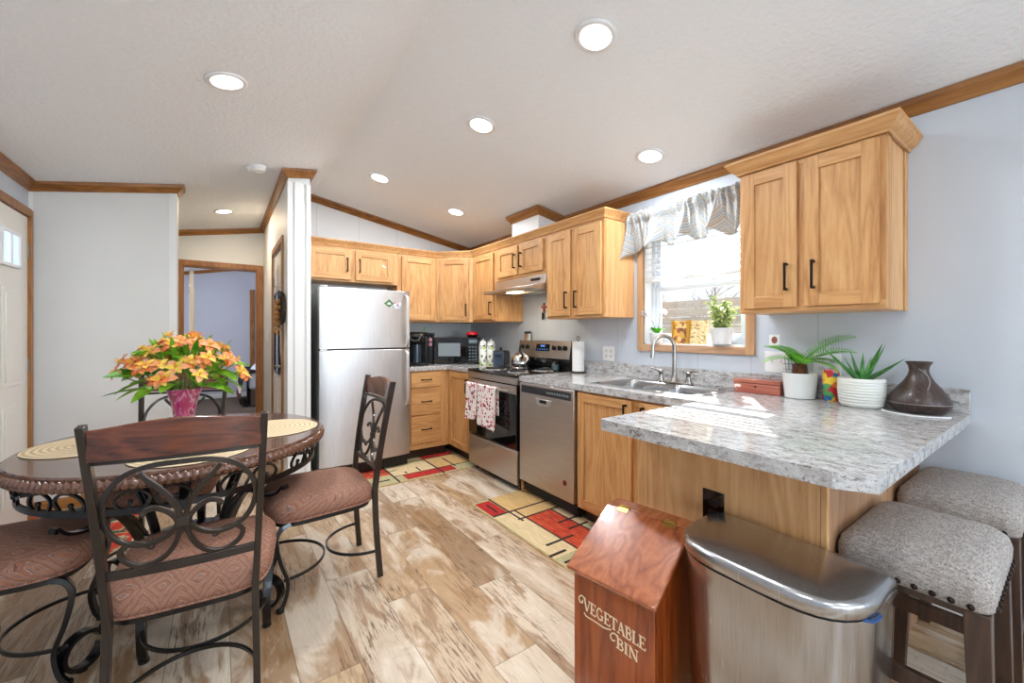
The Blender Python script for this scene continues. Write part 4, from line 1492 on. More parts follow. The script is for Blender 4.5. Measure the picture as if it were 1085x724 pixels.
# metal base
m = MB()
def circ(r, z, n=96, a0=0, a1=2 * PI):
    return [(r * math.cos(a0 + (a1 - a0) * k / n), r * math.sin(a0 + (a1 - a0) * k / n), z) for k in range(n)]
m.bar(circ(0.525, 0.625), 0.008, 0.024, closed=True)
m.bar(circ(0.535, 0.708), 0.014, 0.010, closed=True)
m.build('apron_rings', M['iron2'], tb, ang=40)
NS = 22
for k in range(NS):
    a0 = 2 * PI * k / NS
    s = 1 if k % 2 == 0 else -1
    uv = [(-0.052, 0.010), (-0.064, 0.045), (-0.035, 0.072), (0.005, 0.066), (0.030, 0.035), (0.020, 0.008), (-0.006, 0.008), (-0.012, 0.030)]
    pts = []
    for (uu, vv) in spline([(p[0], p[1], 0) for p in uv], 5) and [(q.x, q.y) for q in spline([(p[0], p[1], 0) for p in uv], 5)]:
        rad = 0.527 + 0.010 * vv / 0.08
        an = a0 + s * uu / 0.50
        pts.append((rad * math.cos(an), rad * math.sin(an), 0.628 + vv))
    m = MB()
    m.bar(pts, 0.009, 0.009, up=(math.cos(a0), math.sin(a0), 0))
    m.ball(pts[-1], 0.009, 8)
    m.build('apron_scroll', M['iron2'], tb, ang=50)
for k in range(4):
    a0 = R(45 + 90 * k)
    m = MB()
    prof = [(0.46, 0.600), (0.44, 0.596), (0.40, 0.590), (0.34, 0.56), (0.27, 0.48), (0.21, 0.36), (0.185, 0.27), (0.21, 0.18), (0.28, 0.12), (0.335, 0.125)]
    # lower scroll
    scr = [(0.42 + 0.062 * math.cos(t), 0.078 + 0.062 * math.sin(t)) for t in [R(160 - 30 * j) for j in range(0, 12)]]
    pts = spline([(p[0] * math.cos(a0), p[0] * math.sin(a0), p[1]) for p in prof + scr], 5)
    m.bar(pts, 0.036, 0.014, up=(0, 0, 1) if False else (math.cos(a0), math.sin(a0), 0.3))
    # upper scroll bracket under the ring
    up_ = [(0.20, 0.40), (0.26, 0.50), (0.33, 0.53), (0.41, 0.515), (0.47, 0.53), (0.50, 0.56), (0.505, 0.545)]
    pts = spline([(p[0] * math.cos(a0), p[0] * math.sin(a0), p[1]) for p in up_], 5)
    m.bar(pts, 0.030, 0.011, up=(0, 0, 1))
    m.cyl((0.42 * math.cos(a0), 0.42 * math.sin(a0), 0.0), (0.42 * math.cos(a0), 0.42 * math.sin(a0), 0.02), 0.016, n=12)
    m.build('leg', M['iron2'], tb, ang=50)
m = MB()
m.lathe([(0.05, 0.30), (0.17, 0.305), (0.178, 0.30), (0.178, 0.285), (0.17, 0.28), (0.05, 0.285)], 40)
m.box(-0.524, 0.524, -0.018, 0.018, 0.596, 0.612); m.box(-0.018, 0.018, -0.524, 0.524, 0.598, 0.6125)
m.box(-0.33, 0.33, -0.02, 0.02, 0.70, 0.74, X=Matrix.Rotation(R(45), 4, 'Z')); m.box(-0.33, 0.33, -0.02, 0.02, 0.70, 0.739, X=Matrix.Rotation(R(-45), 4, 'Z'))
for k in range(4):
    a0 = R(90 * k)
    m.cyl((0.3 * math.cos(a0), 0.3 * math.sin(a0), 0.6), (0.3 * math.cos(a0), 0.3 * math.sin(a0), 0.738), 0.012, n=10)
m.build('base_frame', M['iron2'], tb, ang=40)

# placemats
pmm = MB()
def pmf(r, z):
    return (r, z)
prof = [(0.001, 0.0)]
pmm.lathe([(0.001, 0.0005), (0.202, 0.0005), (0.206, 0.003), (0.202, 0.006), (0.001, 0.006)], 64)
pm0 = pmm.build('placemat', M['jute'], ang=30)
PM = [((TX + 0.335, TY + 0.03), 'round woven placemat on the near side of the table, behind the front chair back'),
      ((TX + 0.05, TY + 0.335), 'round woven placemat at the right side of the table near the refrigerator'),
      ((TX - 0.05, TY - 0.335), 'round woven placemat at the left side of the table by the entry door'),
      ((TX - 0.335, TY - 0.04), 'round woven placemat at the far side of the table behind the vase')]
for i, ((x, y), lab) in enumerate(PM):
    o = pm0 if i == 0 else pm0.copy()
    if i:
        COL.objects.link(o)
    o.location = (x, y, 0.7622)
    o.rotation_euler = (0, 0, i * 0.7)
    tag(o, lab, 'placemat', 'round woven placemats')
PM_LABELS = None

# ------------------------------------------------------------------ dining chairs
def make_chair(label):
    t = thing('dining_chair', label, 'chair', group='scroll-back dining chairs')
    SH = 0.432
    # posts (rear leg and back upright are one bar)
    def postx(s, z):
        return s * (0.182 + (0.030 * (z - 0.4) / 0.6 if z > 0.4 else 0.008 * (0.4 - z) / 0.4))
    def posty(z):
        if z < 0.45:
            return -0.215 + 0.025 * math.sin(z / 0.45 * PI / 2)
        return -0.190 - 0.085 * ((z - 0.45) / 0.55) ** 1.25
    for s in (-1, 1):
        m = MB()
        zz = [0, 0.1, 0.2, 0.3, 0.4, 0.45, 0.55, 0.65, 0.75, 0.85, 0.95, 0.997]
        m.bar([(postx(s, z), posty(z), z) for z in zz], 0.020, 0.028, up=(0, 1, 0))
        m.build('back_post', M['iron'], t, bevel=0.0025)
        m = MB()
        pts = spline([(s * 0.203, 0.195, 0.388), (s * 0.207, 0.235, 0.37), (s * 0.210, 0.252, 0.32), (s * 0.206, 0.232, 0.22), (s * 0.200, 0.205, 0.13), (s * 0.200, 0.215, 0.05), (s * 0.200, 0.235, 0.008)], 6)
        m.bar(pts, 0.036, 0.018, up=(0, 1, 0), scale=[1.15 - 0.3 * min(1, i / 20) for i in range(len(pts))])
        m.cyl((s * 0.200, 0.236, 0.0), (s * 0.200, 0.236, 0.012), 0.018, n=12)
        m.build('leg', M['iron2'], t, bevel=0.002)
    # wooden top rail, arched and bowed
    m = MB()
    N_ = 24
    rgs = []
    for k in range(N_ + 1):
        u = -1 + 2 * k / N_
        x = u * 0.202
        yb = -0.268 - 0.022 * (1 - u * u)
        zt_ = 0.983 + 0.022 * max(0, math.cos(u * PI / 2)) ** 1.3
        zb_ = 0.897 + 0.000 * u
        ring = []
        for (dy, z) in ((-0.009, zb_), (0.009, zb_), (0.009, zt_ - 0.004), (0.004, zt_), (-0.004, zt_), (-0.009, zt_ - 0.004)):
            ring.append((x, yb + dy - 0.08 * (z - 0.95), z))
        rgs.append(ring)
    m.rings(rgs)
    m.build('top_rail', M['cherry'], t, ang=50)
    def bowed(z, u, k=1.0):
        return -0.022 * (1 - u * u) * k
    # metal rails
    m = MB()
    m.bar([(u * 0.206, posty(0.888) + 0.006 + bowed(0, u), 0.888) for u in [(-1 + j / 6) for j in range(13)]], 0.016, 0.012)
    m.build('cross_rail', M['iron'], t, bevel=0.002)
    m = MB()
    m.bar([(u * 0.189, posty(0.545) + bowed(0, u, .6), 0.545) for u in [(-1 + j / 6) for j in range(13)]], 0.014, 0.026)
    m.build('cross_rail', M['iron'], t, bevel=0.002)
    # scroll work
    def P(u, v):
        z = 0.558 + v * (0.882 - 0.558)
        return (u * (0.178 + 0.018 * v), posty(z) + bowed(0, u, 0.6 + 0.4 * v), z)
    m = MB()
    paths = []
    for s in (-1, 1):
        paths.append([(0.0, 0.965), (s * 0.35, 0.955), (s * 0.68, 0.88), (s * 0.92, 0.70), (s * 0.985, 0.50), (s * 0.88, 0.32), (s * 0.66, 0.225), (s * 0.42, 0.215), (s * 0.20, 0.27), (s * 0.075, 0.37), (s * 0.16, 0.48), (s * 0.33, 0.545), (s * 0.46, 0.53), (s * 0.50, 0.50)])
        paths.append([(s * 0.50, 0.90), (s * 0.43, 0.84), (s * 0.26, 0.72), (s * 0.10, 0.56), (s * 0.035, 0.42), (s * 0.05, 0.30), (s * 0.14, 0.15), (s * 0.32, 0.04), (s * 0.56, 0.01), (s * 0.76, 0.07), (s * 0.82, 0.17), (s * 0.70, 0.235), (s * 0.52, 0.215), (s * 0.42, 0.18)])
    for p in paths:
        pts = [P(q.x, q.y) for q in spline([(a, b, 0) for a, b in p], 6)]
        m.bar(pts, 0.014, 0.011, up=(0, 1, 0))
        m.ball(pts[-1], 0.008, 8)
    m.build('back_scroll', M['iron'], t, bevel=0.0015, ang=50)
    m = MB(); c_ = P(0, 0.385)
    m.box(-0.018, 0.018, c_[1] - 0.010, c_[1] + 0.010, c_[2] - 0.014, c_[2] + 0.014); m.build('collar', M['iron'], t, bevel=0.002)
    # seat frame and cushion
    def outline(k, n=40):
        o_ = []
        for i in range(n):
            a = 2 * PI * i / n
            ca, sa = math.cos(a), math.sin(a)
            e_ = 0.42
            x = math.copysign(abs(ca) ** e_, ca)
            y = math.copysign(abs(sa) ** e_, sa)
            hw = 0.208 + 0.028 * (y + 1) / 2
            o_.append((x * hw * k, 0.035 + y * 0.222 * k + 0.02 * (1 - x * x) * (y > 0) * k))
        return o_
    m = MB()
    m.prism(outline(0.985), 0.376, 0.398)
    m.build('seat_frame', M['iron2'], t, bevel=0.003)
    m = MB()
    rg2 = []
    for k, z in ((0.97, 0.396), (1.02, 0.402), (1.045, 0.427), (1.03, 0.455), (0.97, 0.474), (0.85, 0.487), (0.6, 0.497), (0.3, 0.501), (0.02, 0.502)):
        rg2.append([(x, y, z) for x, y in outline(k)])
    m.rings(rg2)
    cu = m.build('seat', M['paisley'], t, ang=60)
    m = MB(); m.tube([(x, y, 0.404) for x, y in outline(1.03)], 0.004, 6, closed=True); m.build('piping', M['paisley'], cu)
    # hoop stretchers
    m = MB()
    m.bar([(0.198 * math.cos(a), 0.222 - 0.205 * math.sin(a), 0.135) for a in [PI * j / 24 for j in range(25)]], 0.008, 0.014)
    m.bar([(0.186 * math.cos(a), -0.200 + 0.200 * math.sin(a), 0.135) for a in [PI * j / 24 for j in range(25)]], 0.008, 0.014)
    m.build('hoop_stretcher', M['iron2'], t, bevel=0.0015)
    return t
c0 = make_chair('nearest dining chair, wooden top rail and scrolled back seen from behind')
c0.location = (2.615, -2.596, 0); c0.rotation_euler = (0, 0, R(83.5))
copy_thing(c0, (2.14, -2.080, 0), R(180.5), 'dining chair standing alone at the right of the table, side view before the refrigerator')
copy_thing(c0, (1.488, -2.762, 0), R(-102.3), 'dining chair at the far side of the table, behind the flowers')
copy_thing(c0, (2.12, -3.20, 0), R(-3), 'dining chair at the left edge, only its seat and legs in view')

# ------------------------------------------------------------------ vase and bouquet
VX, VY = 1.985, -2.668
vs_ = thing('flower_vase', 'crimson swirled glass vase holding orange flowers on the dining table', 'vase', (VX, VY, 0.7625))
m = MB()
def flute(a, z):
    return 1 + 0.04 * math.cos(6 * a + z * 12) * min(1, z * 6)
m.lathe([(0.001, 0.0), (0.042, 0.0), (0.046, 0.006), (0.043, 0.03), (0.040, 0.07), (0.041, 0.11), (0.046, 0.15), (0.053, 0.185), (0.062, 0.215), (0.067, 0.228), (0.063, 0.226), (0.049, 0.183), (0.042, 0.15), (0.037, 0.11), (0.036, 0.07), (0.036, 0.02), (0.001, 0.016)], 48, mod=flute)
m.build('glass', M['vase'], vs_, ang=80)
bq = thing('flower_bouquet', 'bouquet of orange alstroemeria with bright green leaves in the crimson vase', 'flowers', (VX, VY, 0.7625))
def blade(m, p0, d, L, w_, droop, n=7, fold=0.25, roll=0.0, mi=None):
    p0 = Vector(p0); d = Vector(d).normalized()
    side = d.cross(Vector((0, 0, 1)))
    if side.length < 0.05:
        side = Vector((1, 0, 0))
    side.normalize()
    side = Matrix.Rotation(roll, 3, d) @ side
    rows = []
    p = p0.copy()
    dd_ = d.copy()
    for i in range(n + 1):
        t = i / n
        ww = w_ * (math.sin(PI * min(1, t * 0.93 + 0.07)) ** 0.8) * (1 if t < 0.97 else 0.15)
        nrm = side.cross(dd_).normalized()
        rows.append([p - side * ww + nrm * ww * fold, p.copy(), p + side * ww + nrm * ww * fold])
        dd_ = (dd_ + Vector((0, 0, -droop / n))).normalized()
        p = p + dd_ * (L / n)
    vsx = [q for r_ in rows for q in r_]
    fs = []
    for i in range(n):
        for j in range(2):
            fs.append((i * 3 + j, i * 3 + j + 1, (i + 1) * 3 + j + 1, (i + 1) * 3 + j))
    m.add(vsx, fs, mi)
rnd = random.Random(11)
stems = MB()
heads = []
NF = 48
for k in range(NF):
    a = k * 2.39996
    rr_ = math.sqrt((k + 0.5) / NF)
    rad = 0.235 * rr_
    z = 0.455 - 0.165 * rr_ ** 2 + rnd.uniform(-0.025, 0.025)
    hx_, hy_ = rad * math.cos(a), rad * math.sin(a)
    heads.append((Vector((hx_, hy_, z)), Vector((hx_ * 2.6, hy_ * 2.6, 0.42)).normalized()))
    if k % 2 == 0 or rr_ > 0.8:
        b0 = Vector((0.022 * math.cos(a + 2), 0.022 * math.sin(a + 2), 0.03))
        b1 = Vector((0.035 * math.cos(a), 0.035 * math.sin(a), 0.22))
        stems.tube(spline([b0, b1, Vector((hx_ * 0.6, hy_ * 0.6, z * 0.82)), Vector((hx_, hy_, z - 0.01))], 4), 0.0026, 5)
stems.build('stems', M['stem'], bq)
def flower_mesh(seed):
    r3 = random.Random(seed)
    m = MB()
    for j in range(6):
        a = j * PI / 3 + r3.uniform(-.12, .12)
        inner = j % 2
        el = 0.75 if inner else 0.5
        d = Vector((math.cos(a) * math.cos(el), math.sin(a) * math.cos(el), math.sin(el)))
        blade(m, (0, 0, 0.004), d, 0.036 + r3.uniform(-.003, .004), 0.0125 if not inner else 0.009, 0.9, 5, 0.3, 0, 1 if inner else 0)
    m.lathe([(0.002, -0.012), (0.004, 0.0), (0.007, 0.008), (0.004, 0.009)], 8, mi=2)
    for j in range(5):
        a = j * 1.25
        m.tube([(0, 0, 0.004), (0.006 * math.cos(a), 0.006 * math.sin(a), 0.026)], 0.0009, 4, mi=2)
    return m
variants = [('petal_orange', 'petal_peach'), ('petal_red', 'petal_orange'), ('petal_peach', 'petal_yellow'), ('petal_orange', 'petal_yellow')]
base_f = []
for i, (a, b) in enumerate(variants):
    o = flower_mesh(i).build('flower', [M[a], M[b], M['petal_yellow']], bq, ang=80)
    base_f.append(o)
used = set()
for k, (p, d) in enumerate(heads):
    for c_ in range(2 if k % 2 else 1):
        vi = (k * 7 + c_) % 4
        o = base_f[vi]
        if vi in used:
            o = base_f[vi].copy(); COL.objects.link(o); o.parent = bq
        used.add(vi)
        off = Vector((rnd.uniform(-.024, .024), rnd.uniform(-.024, .024), rnd.uniform(-.018, .018))) if c_ else Vector((0, 0, 0))
        dd2 = (d + Vector((rnd.uniform(-.35, .35), rnd.uniform(-.35, .35), rnd.uniform(-.2, .2)))).normalized()
        o.location = p + off
        o.rotation_euler = dd2.to_track_quat('Z', 'Y').to_euler()
        s_ = rnd.uniform(1.1, 1.4)
        o.scale = (s_, s_, s_)
m = MB()
for k in range(46):
    a = k * 2.39996 + 1.0
    rr_ = 0.3 + 0.7 * ((k % 9) / 9)
    low = k % 3 == 0
    z = 0.42 - 0.19 * rr_ ** 2 - (0.06 if low else 0) + rnd.uniform(-0.03, 0.03)
    p = Vector((0.15 * rr_ * math.cos(a), 0.15 * rr_ * math.sin(a), z))
    d = Vector((math.cos(a), math.sin(a), 0.15 if not low else -0.25 + rnd.uniform(-.2, .3)))
    blade(m, p, d, rnd.uniform(0.11, 0.165), rnd.uniform(0.017, 0.027), rnd.uniform(0.2, 0.9), 8, 0.35, rnd.uniform(-.7, .7))
for k in range(22):
    a = k * 2.4
    rq = 0.03 + 0.12 * ((k % 5) / 5)
    blade(m, (rq * math.cos(a), rq * math.sin(a), 0.395 - rq * .35), (math.cos(a) * .5, math.sin(a) * .5, 1), rnd.uniform(.09, .13), .013, .2, 7, .3, rnd.uniform(-1, 1))
# two long side leaves
for (dx, dy, z, L) in ((0.75, 0.66, 0.30, 0.17), (0.5, 0.85, 0.34, 0.17), (-0.55, -0.83, 0.30, 0.17), (-0.45, -0.89, 0.33, 0.15), (-0.1, -1.0, 0.27, 0.13), (0.5, -0.86, 0.24, 0.17)):
    blade(m, (dx * 0.13, dy * 0.13, z), (dx, dy, 0.12 if L > .16 else -.3), L, 0.022, 0.35, 8, 0.3, 0.2)
m.build('foliage', M['leaf_bouquet'], bq, ang=80)

# ------------------------------------------------------------------ bar stools
def make_stool(label):
    t = thing('bar_stool', label, 'stool', group='grey upholstered counter stools')
    HX, HY = 0.150, 0.215
    SB, ST = 0.585, 0.675
    def rrp(hx_, hy_, r_, z):
        return [(x, y, z) for x, y in rr(-hx_, hx_, -hy_, hy_, r_, 6)]
    m = MB()
    rg3 = []
    for (k, z, r_) in ((-0.006, SB, 0.03), (0.0, SB + 0.008, 0.034), (0.002, SB + 0.05, 0.04), (-0.004, SB + 0.072, 0.045), (-0.018, SB + 0.088, 0.05), (-0.045, SB + 0.099, 0.05), (-0.09, SB + 0.106, 0.04), (-0.135, SB + 0.108, 0.02)):
        rg3.append(rrp(HX + k, HY + k, max(0.005, min(r_, HX + k - 0.003)), z))
    m.rings(rg3)
    for i in range(len(m.v)):
        v_ = m.v[i]
        if v_.z > SB + 0.06:
            v_.z += 0.014 * ((v_.y / HY) ** 2) - 0.006
    s_ = m.build('seat', M['tweed'], t, ang=60)
    nail = None
    for (ax, n_) in (('x', 8), ('y', 11)):
        for sgn in (-1, 1):
            for k in range(n_):
                f = -1 + 2 * (k + 0.5) / n_
                if ax == 'x':
                    c_ = (f * (HX - 0.02), sgn * (HY + 0.001), SB + 0.012)
                else:
                    c_ = (sgn * (HX + 0.001), f * (HY - 0.02), SB + 0.012)
                if nail is None:
                    mb_ = MB(); mb_.ball((0, 0, 0), 0.0075, 8)
                    nail = mb_.build('nail_head', mat('antique_nail_head', (46, 36, 32), 0.3, 0.8), s_)
                    nail.location = c_
                else:
                    q_ = nail.copy(); COL.objects.link(q_); q_.parent = s_; q_.location = c_
    for sx in (-1, 1):
        for sy in (-1, 1):
            m = MB()
            x0, y0 = sx * (HX - 0.028), sy * (HY - 0.03)
            x1, y1 = sx * (HX - 0.012), sy * (HY - 0.005)
            m.rings([[(x1 - .016, y1 - .016, 0), (x1 + .016, y1 - .016, 0), (x1 + .016, y1 + .016, 0), (x1 - .016, y1 + .016, 0)],
                     [(x0 - .023, y0 - .023, 0.584), (x0 + .023, y0 - .023, 0.584), (x0 + .023, y0 + .023, 0.584), (x0 - .023, y0 + .023, 0.584)]])
            m.build('leg', M['walnut_leg'], t, bevel=0.002)
    m = MB()
    m.box(-HX + 0.03, HX - 0.03, -HY + 0.012, HY - 0.012, 0.566, 0.584)
    m.build('apron', M['walnut_leg'], t, bevel=0.002)
    for sy in (-1, 1):
        m = MB(); m.box(-HX + 0.02, HX - 0.02, sy * (HY - 0.017) - 0.011, sy * (HY - 0.017) + 0.011, 0.325, 0.370); m.build('stretcher', M['walnut_leg'], t, bevel=0.002)
    for sx in (-1, 1):
        m = MB(); m.box(sx * (HX - 0.02) - 0.011, sx * (HX - 0.02) + 0.011, -HY + 0.03, HY - 0.03, 0.20, 0.24); m.build('stretcher', M['walnut_leg'], t, bevel=0.002)
    return t
s0 = make_stool('grey tweed counter stool nearest the camera, beside the steel trash can')
s0.location = (4.158, -0.868, 0)
copy_thing(s0, (4.162, -0.245, 0), 0, 'second grey tweed counter stool, nearer the wall behind the first one')

# ------------------------------------------------------------------ vegetable bin
vb = thing('vegetable_bin', 'reddish pine vegetable bin with sloped hinged lid and cream lettering', 'bin', (3.438, -1.570, 0), R(10))
# local: front at y=0, x 0..0.28, back at y=+0.30
BW, BDp, HF, HB = 0.28, 0.30, 0.475, 0.592
m = MB()
m.box(0.0, BW, 0.0, 0.018, 0.0, HF)
m.box(0.0, BW, BDp - 0.018, BDp, 0.0, HB)
for x in (0, BW - 0.018):
    m.prism([(0.018, 0), (0.018, HF + 0.007), (BDp - 0.066, HB - 0.001), (BDp - 0.018, HB), (BDp - 0.018, 0)], x, x + 0.018, 'x')
m.box(0.018, BW - 0.018, 0.018, BDp - 0.018, 0.03, 0.05)
m.build('body', M['pine'], vb, bevel=0.003)
m = MB(); m.box(-0.008, BW + 0.008, BDp - 0.065, BDp + 0.004, HB + 0.001, HB + 0.018); m.build('top_strip', M['pine_top'], vb, bevel=0.004)
X = Matrix.Translation((0, BDp - 0.067, HB + 0.018)) @ Matrix.Rotation(math.atan2(HB - HF, BDp - 0.07), 4, 'X')
Ld = math.hypot(HB - HF, BDp - 0.07) + 0.035
m = MB(); m.box(-0.014, BW + 0.014, -Ld, -0.001, -0.018, 0.0, X=X); ld = m.build('lid', M['pine_top'], vb, bevel=0.005)
for x in (0.035, BW - 0.075):
    m = MB()
    m.box(x, x + 0.038, -0.02, -0.002, 0.0002, 0.0016, X=X); m.box(x, x + 0.038, BDp - 0.064, BDp - 0.048, HB + 0.0182, HB + 0.0196)
    m.cyl((x, BDp - 0.067, HB + 0.0205), (x + 0.038, BDp - 0.067, HB + 0.0205), 0.003, n=8)
    m.build('hinge', M['brass'], vb)
# serif lettering from strokes
def S(p, q, w_):
    return (p, q, w_)
TK, TN, SF = 0.20, 0.09, 0.08
def arc(cx_, cy_, rx, ry, a0, a1, w_, n=14):
    pts = [(cx_ + rx * math.cos(R(a0 + (a1 - a0) * k / n)), cy_ + ry * math.sin(R(a0 + (a1 - a0) * k / n))) for k in range(n + 1)]
    return [S(pts[k], pts[k + 1], w_) for k in range(n)]
LET = {
    'V': [S((.12, 1), (.47, 0), TK), S((.86, 1), (.50, 0), TN), S((-.02, .97), (.30, .97), SF), S((.68, .97), (1.02, .97), SF)],
    'E': [S((.2, 0), (.2, 1), TK), S((.0, .97), (.72, .97), SF), S((.0, .03), (.76, .03), SF), S((.2, .5), (.55, .5), SF), S((.72, 1), (.72, .8), SF), S((.76, 0), (.76, .22), SF), S((.55, .4), (.55, .6), SF)],
    'G': arc(.48, .5, .38, .47, 40, 330, .13) + [S((.80, .05), (.80, .42), .15), S((.6, .43), (.98, .43), SF)],
    'T': [S((.42, 0), (.42, 1), TK), S((.0, .97), (.84, .97), SF), S((.0, 1), (.0, .78), SF), S((.84, 1), (.84, .78), SF), S((.25, .03), (.6, .03), SF)],
    'A': [S((.44, 1), (.80, 0), TK), S((.44, 1), (.12, 0), TN), S((.2, .35), (.66, .35), SF), S((-.02, .03), (.28, .03), SF), S((.62, .03), (.98, .03), SF)],
    'B': [S((.2, 0), (.2, 1), TK), S((.0, .97), (.45, .97), SF), S((.0, .03), (.45, .03), SF), S((.2, .52), (.45, .52), SF)] + arc(.42, .75, .24, .22, 90, -90, .13) + arc(.44, .27, .28, .24, 90, -90, .13),
    'L': [S((.2, 0), (.2, 1), TK), S((.02, .97), (.4, .97), SF), S((.0, .03), (.70, .03), SF), S((.70, 0), (.70, .25), SF)],
    'I': [S((.2, 0), (.2, 1), TK), S((.03, .97), (.38, .97), SF), S((.03, .03), (.38, .03), SF)],
    'N': [S((.15, 0), (.15, 1), TN), S((.85, 0), (.85, 1), TN), S((.15, 1), (.85, 0), TK), S((-.02, .97), (.24, .97), SF), S((.68, .97), (1.0, .97), SF), S((0, .03), (.32, .03), SF)],
}
ADV = {'V': .92, 'E': .84, 'G': 1.04, 'T': .88, 'A': .94, 'B': .84, 'L': .78, 'I': .48, 'N': 1.04}
m = MB()
def stroke(m, p, q, w_, f):
    (x0, y0), (x1, y1) = p, q
    dx, dy = x1 - x0, y1 - y0
    L = math.hypot(dx, dy) or 1
    nx, ny = -dy / L * w_ / 2, dx / L * w_ / 2
    poly = [f(x0 + nx, y0 + ny), f(x0 - nx, y0 - ny), f(x1 - nx, y1 - ny), f(x1 + nx, y1 + ny)]
    m.prism(poly, -0.0012, -0.0002, 'y')
def word(txt, x, z, hgt, sag, wscale=0.74):
    for ch_ in txt:
        for (p, q, w_) in LET[ch_]:
            def f(a, b, x=x):
                X_ = x + a * hgt * wscale
                return (X_, z + b * hgt - sag * (X_ - 0.03))
            stroke(m, p, q, w_, f)
        x += ADV[ch_] * hgt * wscale
    return x
word('VEGETABLE', 0.038, 0.345, 0.037, 0.10)
word('BIN', 0.158, 0.296, 0.034, 0.10, 0.92)
def swash(pts, w_):
    sp = spline([(a, b, 0) for a, b in pts], 6)
    for i in range(len(sp) - 1):
        stroke(m, (sp[i].x, sp[i].y), (sp[i + 1].x, sp[i + 1].y), w_, lambda a, b: (a, b))
swash([(0.045, 0.381), (0.030, 0.385), (0.020, 0.374), (0.024, 0.362), (0.034, 0.364), (0.033, 0.372)], 0.004)
swash([(0.040, 0.334), (0.05, 0.326), (0.08, 0.325), (0.115, 0.322), (0.140, 0.328)], 0.004)
swash([(0.165, 0.320), (0.148, 0.322), (0.138, 0.310), (0.144, 0.298), (0.154, 0.302)], 0.004)
m.build('lettering', M['cream_paint'], vb, smooth=False)

# ------------------------------------------------------------------ step trash can
tc = thing('trash_can', 'brushed stainless steel rectangular step trash can beside the vegetable bin', 'trash can', (3.926, -1.142, 0), R(-1))
def can_outline(e_=0.0, n=22):
    hw, d_ = 0.230 + e_, 0.295 + e_
    pts = rr(-hw, hw, -0.10, 0.0 + e_, 0.045, 6)[:14]   # back two corners
    out = []
    for k in range(n + 1):
        u = -1 + 2 * k / n
        uu = math.sin(u * PI / 2)
        y = -0.11 - (d_ - 0.11) * (1 - abs(uu) ** 4.0) ** (1 / 2.2)
        out.append((uu * hw, y))
    return pts + out
m = MB()
m.rings([[(x * k, y * k2 - 0.008 * (1 - k2), z) for x, y in can_outline()] for k, k2, z in ((0.93, 0.93, 0.02), (0.945, 0.945, 0.15), (0.98, 0.98, 0.42), (1, 1, 0.596))])
m.build('body', M['steel_can'], tc, ang=50)
m = MB()
m.rings([[(x * 0.99, y * 0.99, z) for x, y in can_outline()] for z in (0.5965, 0.603)]); m.build('rim', M['black'], tc, ang=50)
m = MB()
m.rings([[(x, y, 0) for x, y in can_outline(-0.012)], [(x, y, 0.022) for x, y in can_outline(-0.012)]]); m.build('base', M['black'], tc)
m = MB()
rg4 = []
for e_, z, sc in ((0.004, 0.6035, 1), (0.006, 0.607, 1), (0.006, 0.630, 1), (0.004, 0.636, 1), (-0.001, 0.6405, 1), (-0.010, 0.6435, 1), (-0.05, 0.650, 1)):
    rg4.append([(x, y, z) for x, y in can_outline(e_)])
last = rg4[-1]
for s_, z in ((0.7, 0.654), (0.35, 0.6565), (0.02, 0.657)):
    rg4.append([(x * s_, -0.14 + (y + 0.14) * s_, z) for x, y, _ in last])
m.rings(rg4)
m.build('lid', M['steel_can'], tc, ang=60)
m = MB()
m.bar(spline([(0.215, -0.205, 0.600), (0.228, -0.19, 0.598), (0.234, -0.17, 0.599), (0.235, -0.155, 0.600)], 4), 0.006, 0.006)
m.build('bag_edge', M['bluebag'], tc, loc=(0.0, -0.0, 0))
m = MB(); m.prism(rr(-0.05, 0.05, -0.345, -0.26, 0.015), 0.012, 0.03); m.build('pedal', M['black'], tc, bevel=0.003)

# ------------------------------------------------------------------ rugs
def rug(label, loc, lx, ly, rects, border='rug_dark', rz=0, group=None):
    m = MB()
    names = ['rug_sage', 'rug_red', 'rug_cream', 'rug_tan', 'rug_dark', 'rug_orange']
    m.box(0, lx, 0, ly, 0.0015, 0.0078, 0)
    m.box(-0.004, lx + 0.004, -0.004, ly + 0.004, 0.0012, 0.006, names.index('rug_tan'))
    z = 0.0078
    for i, (a, b, c_, d_, n_) in enumerate(rects):
        m.box(max(0.0, a * lx), min(lx, b * lx), max(0.0, c_ * ly), min(ly, d_ * ly), 0.002, z + 0.0002 + 0.00012 * i, names.index(n_))
    o = m.build('kitchen_rug', [M[q] for q in names], loc=loc, rotz=rz, smooth=False)
    return tag(o, label, 'rug')
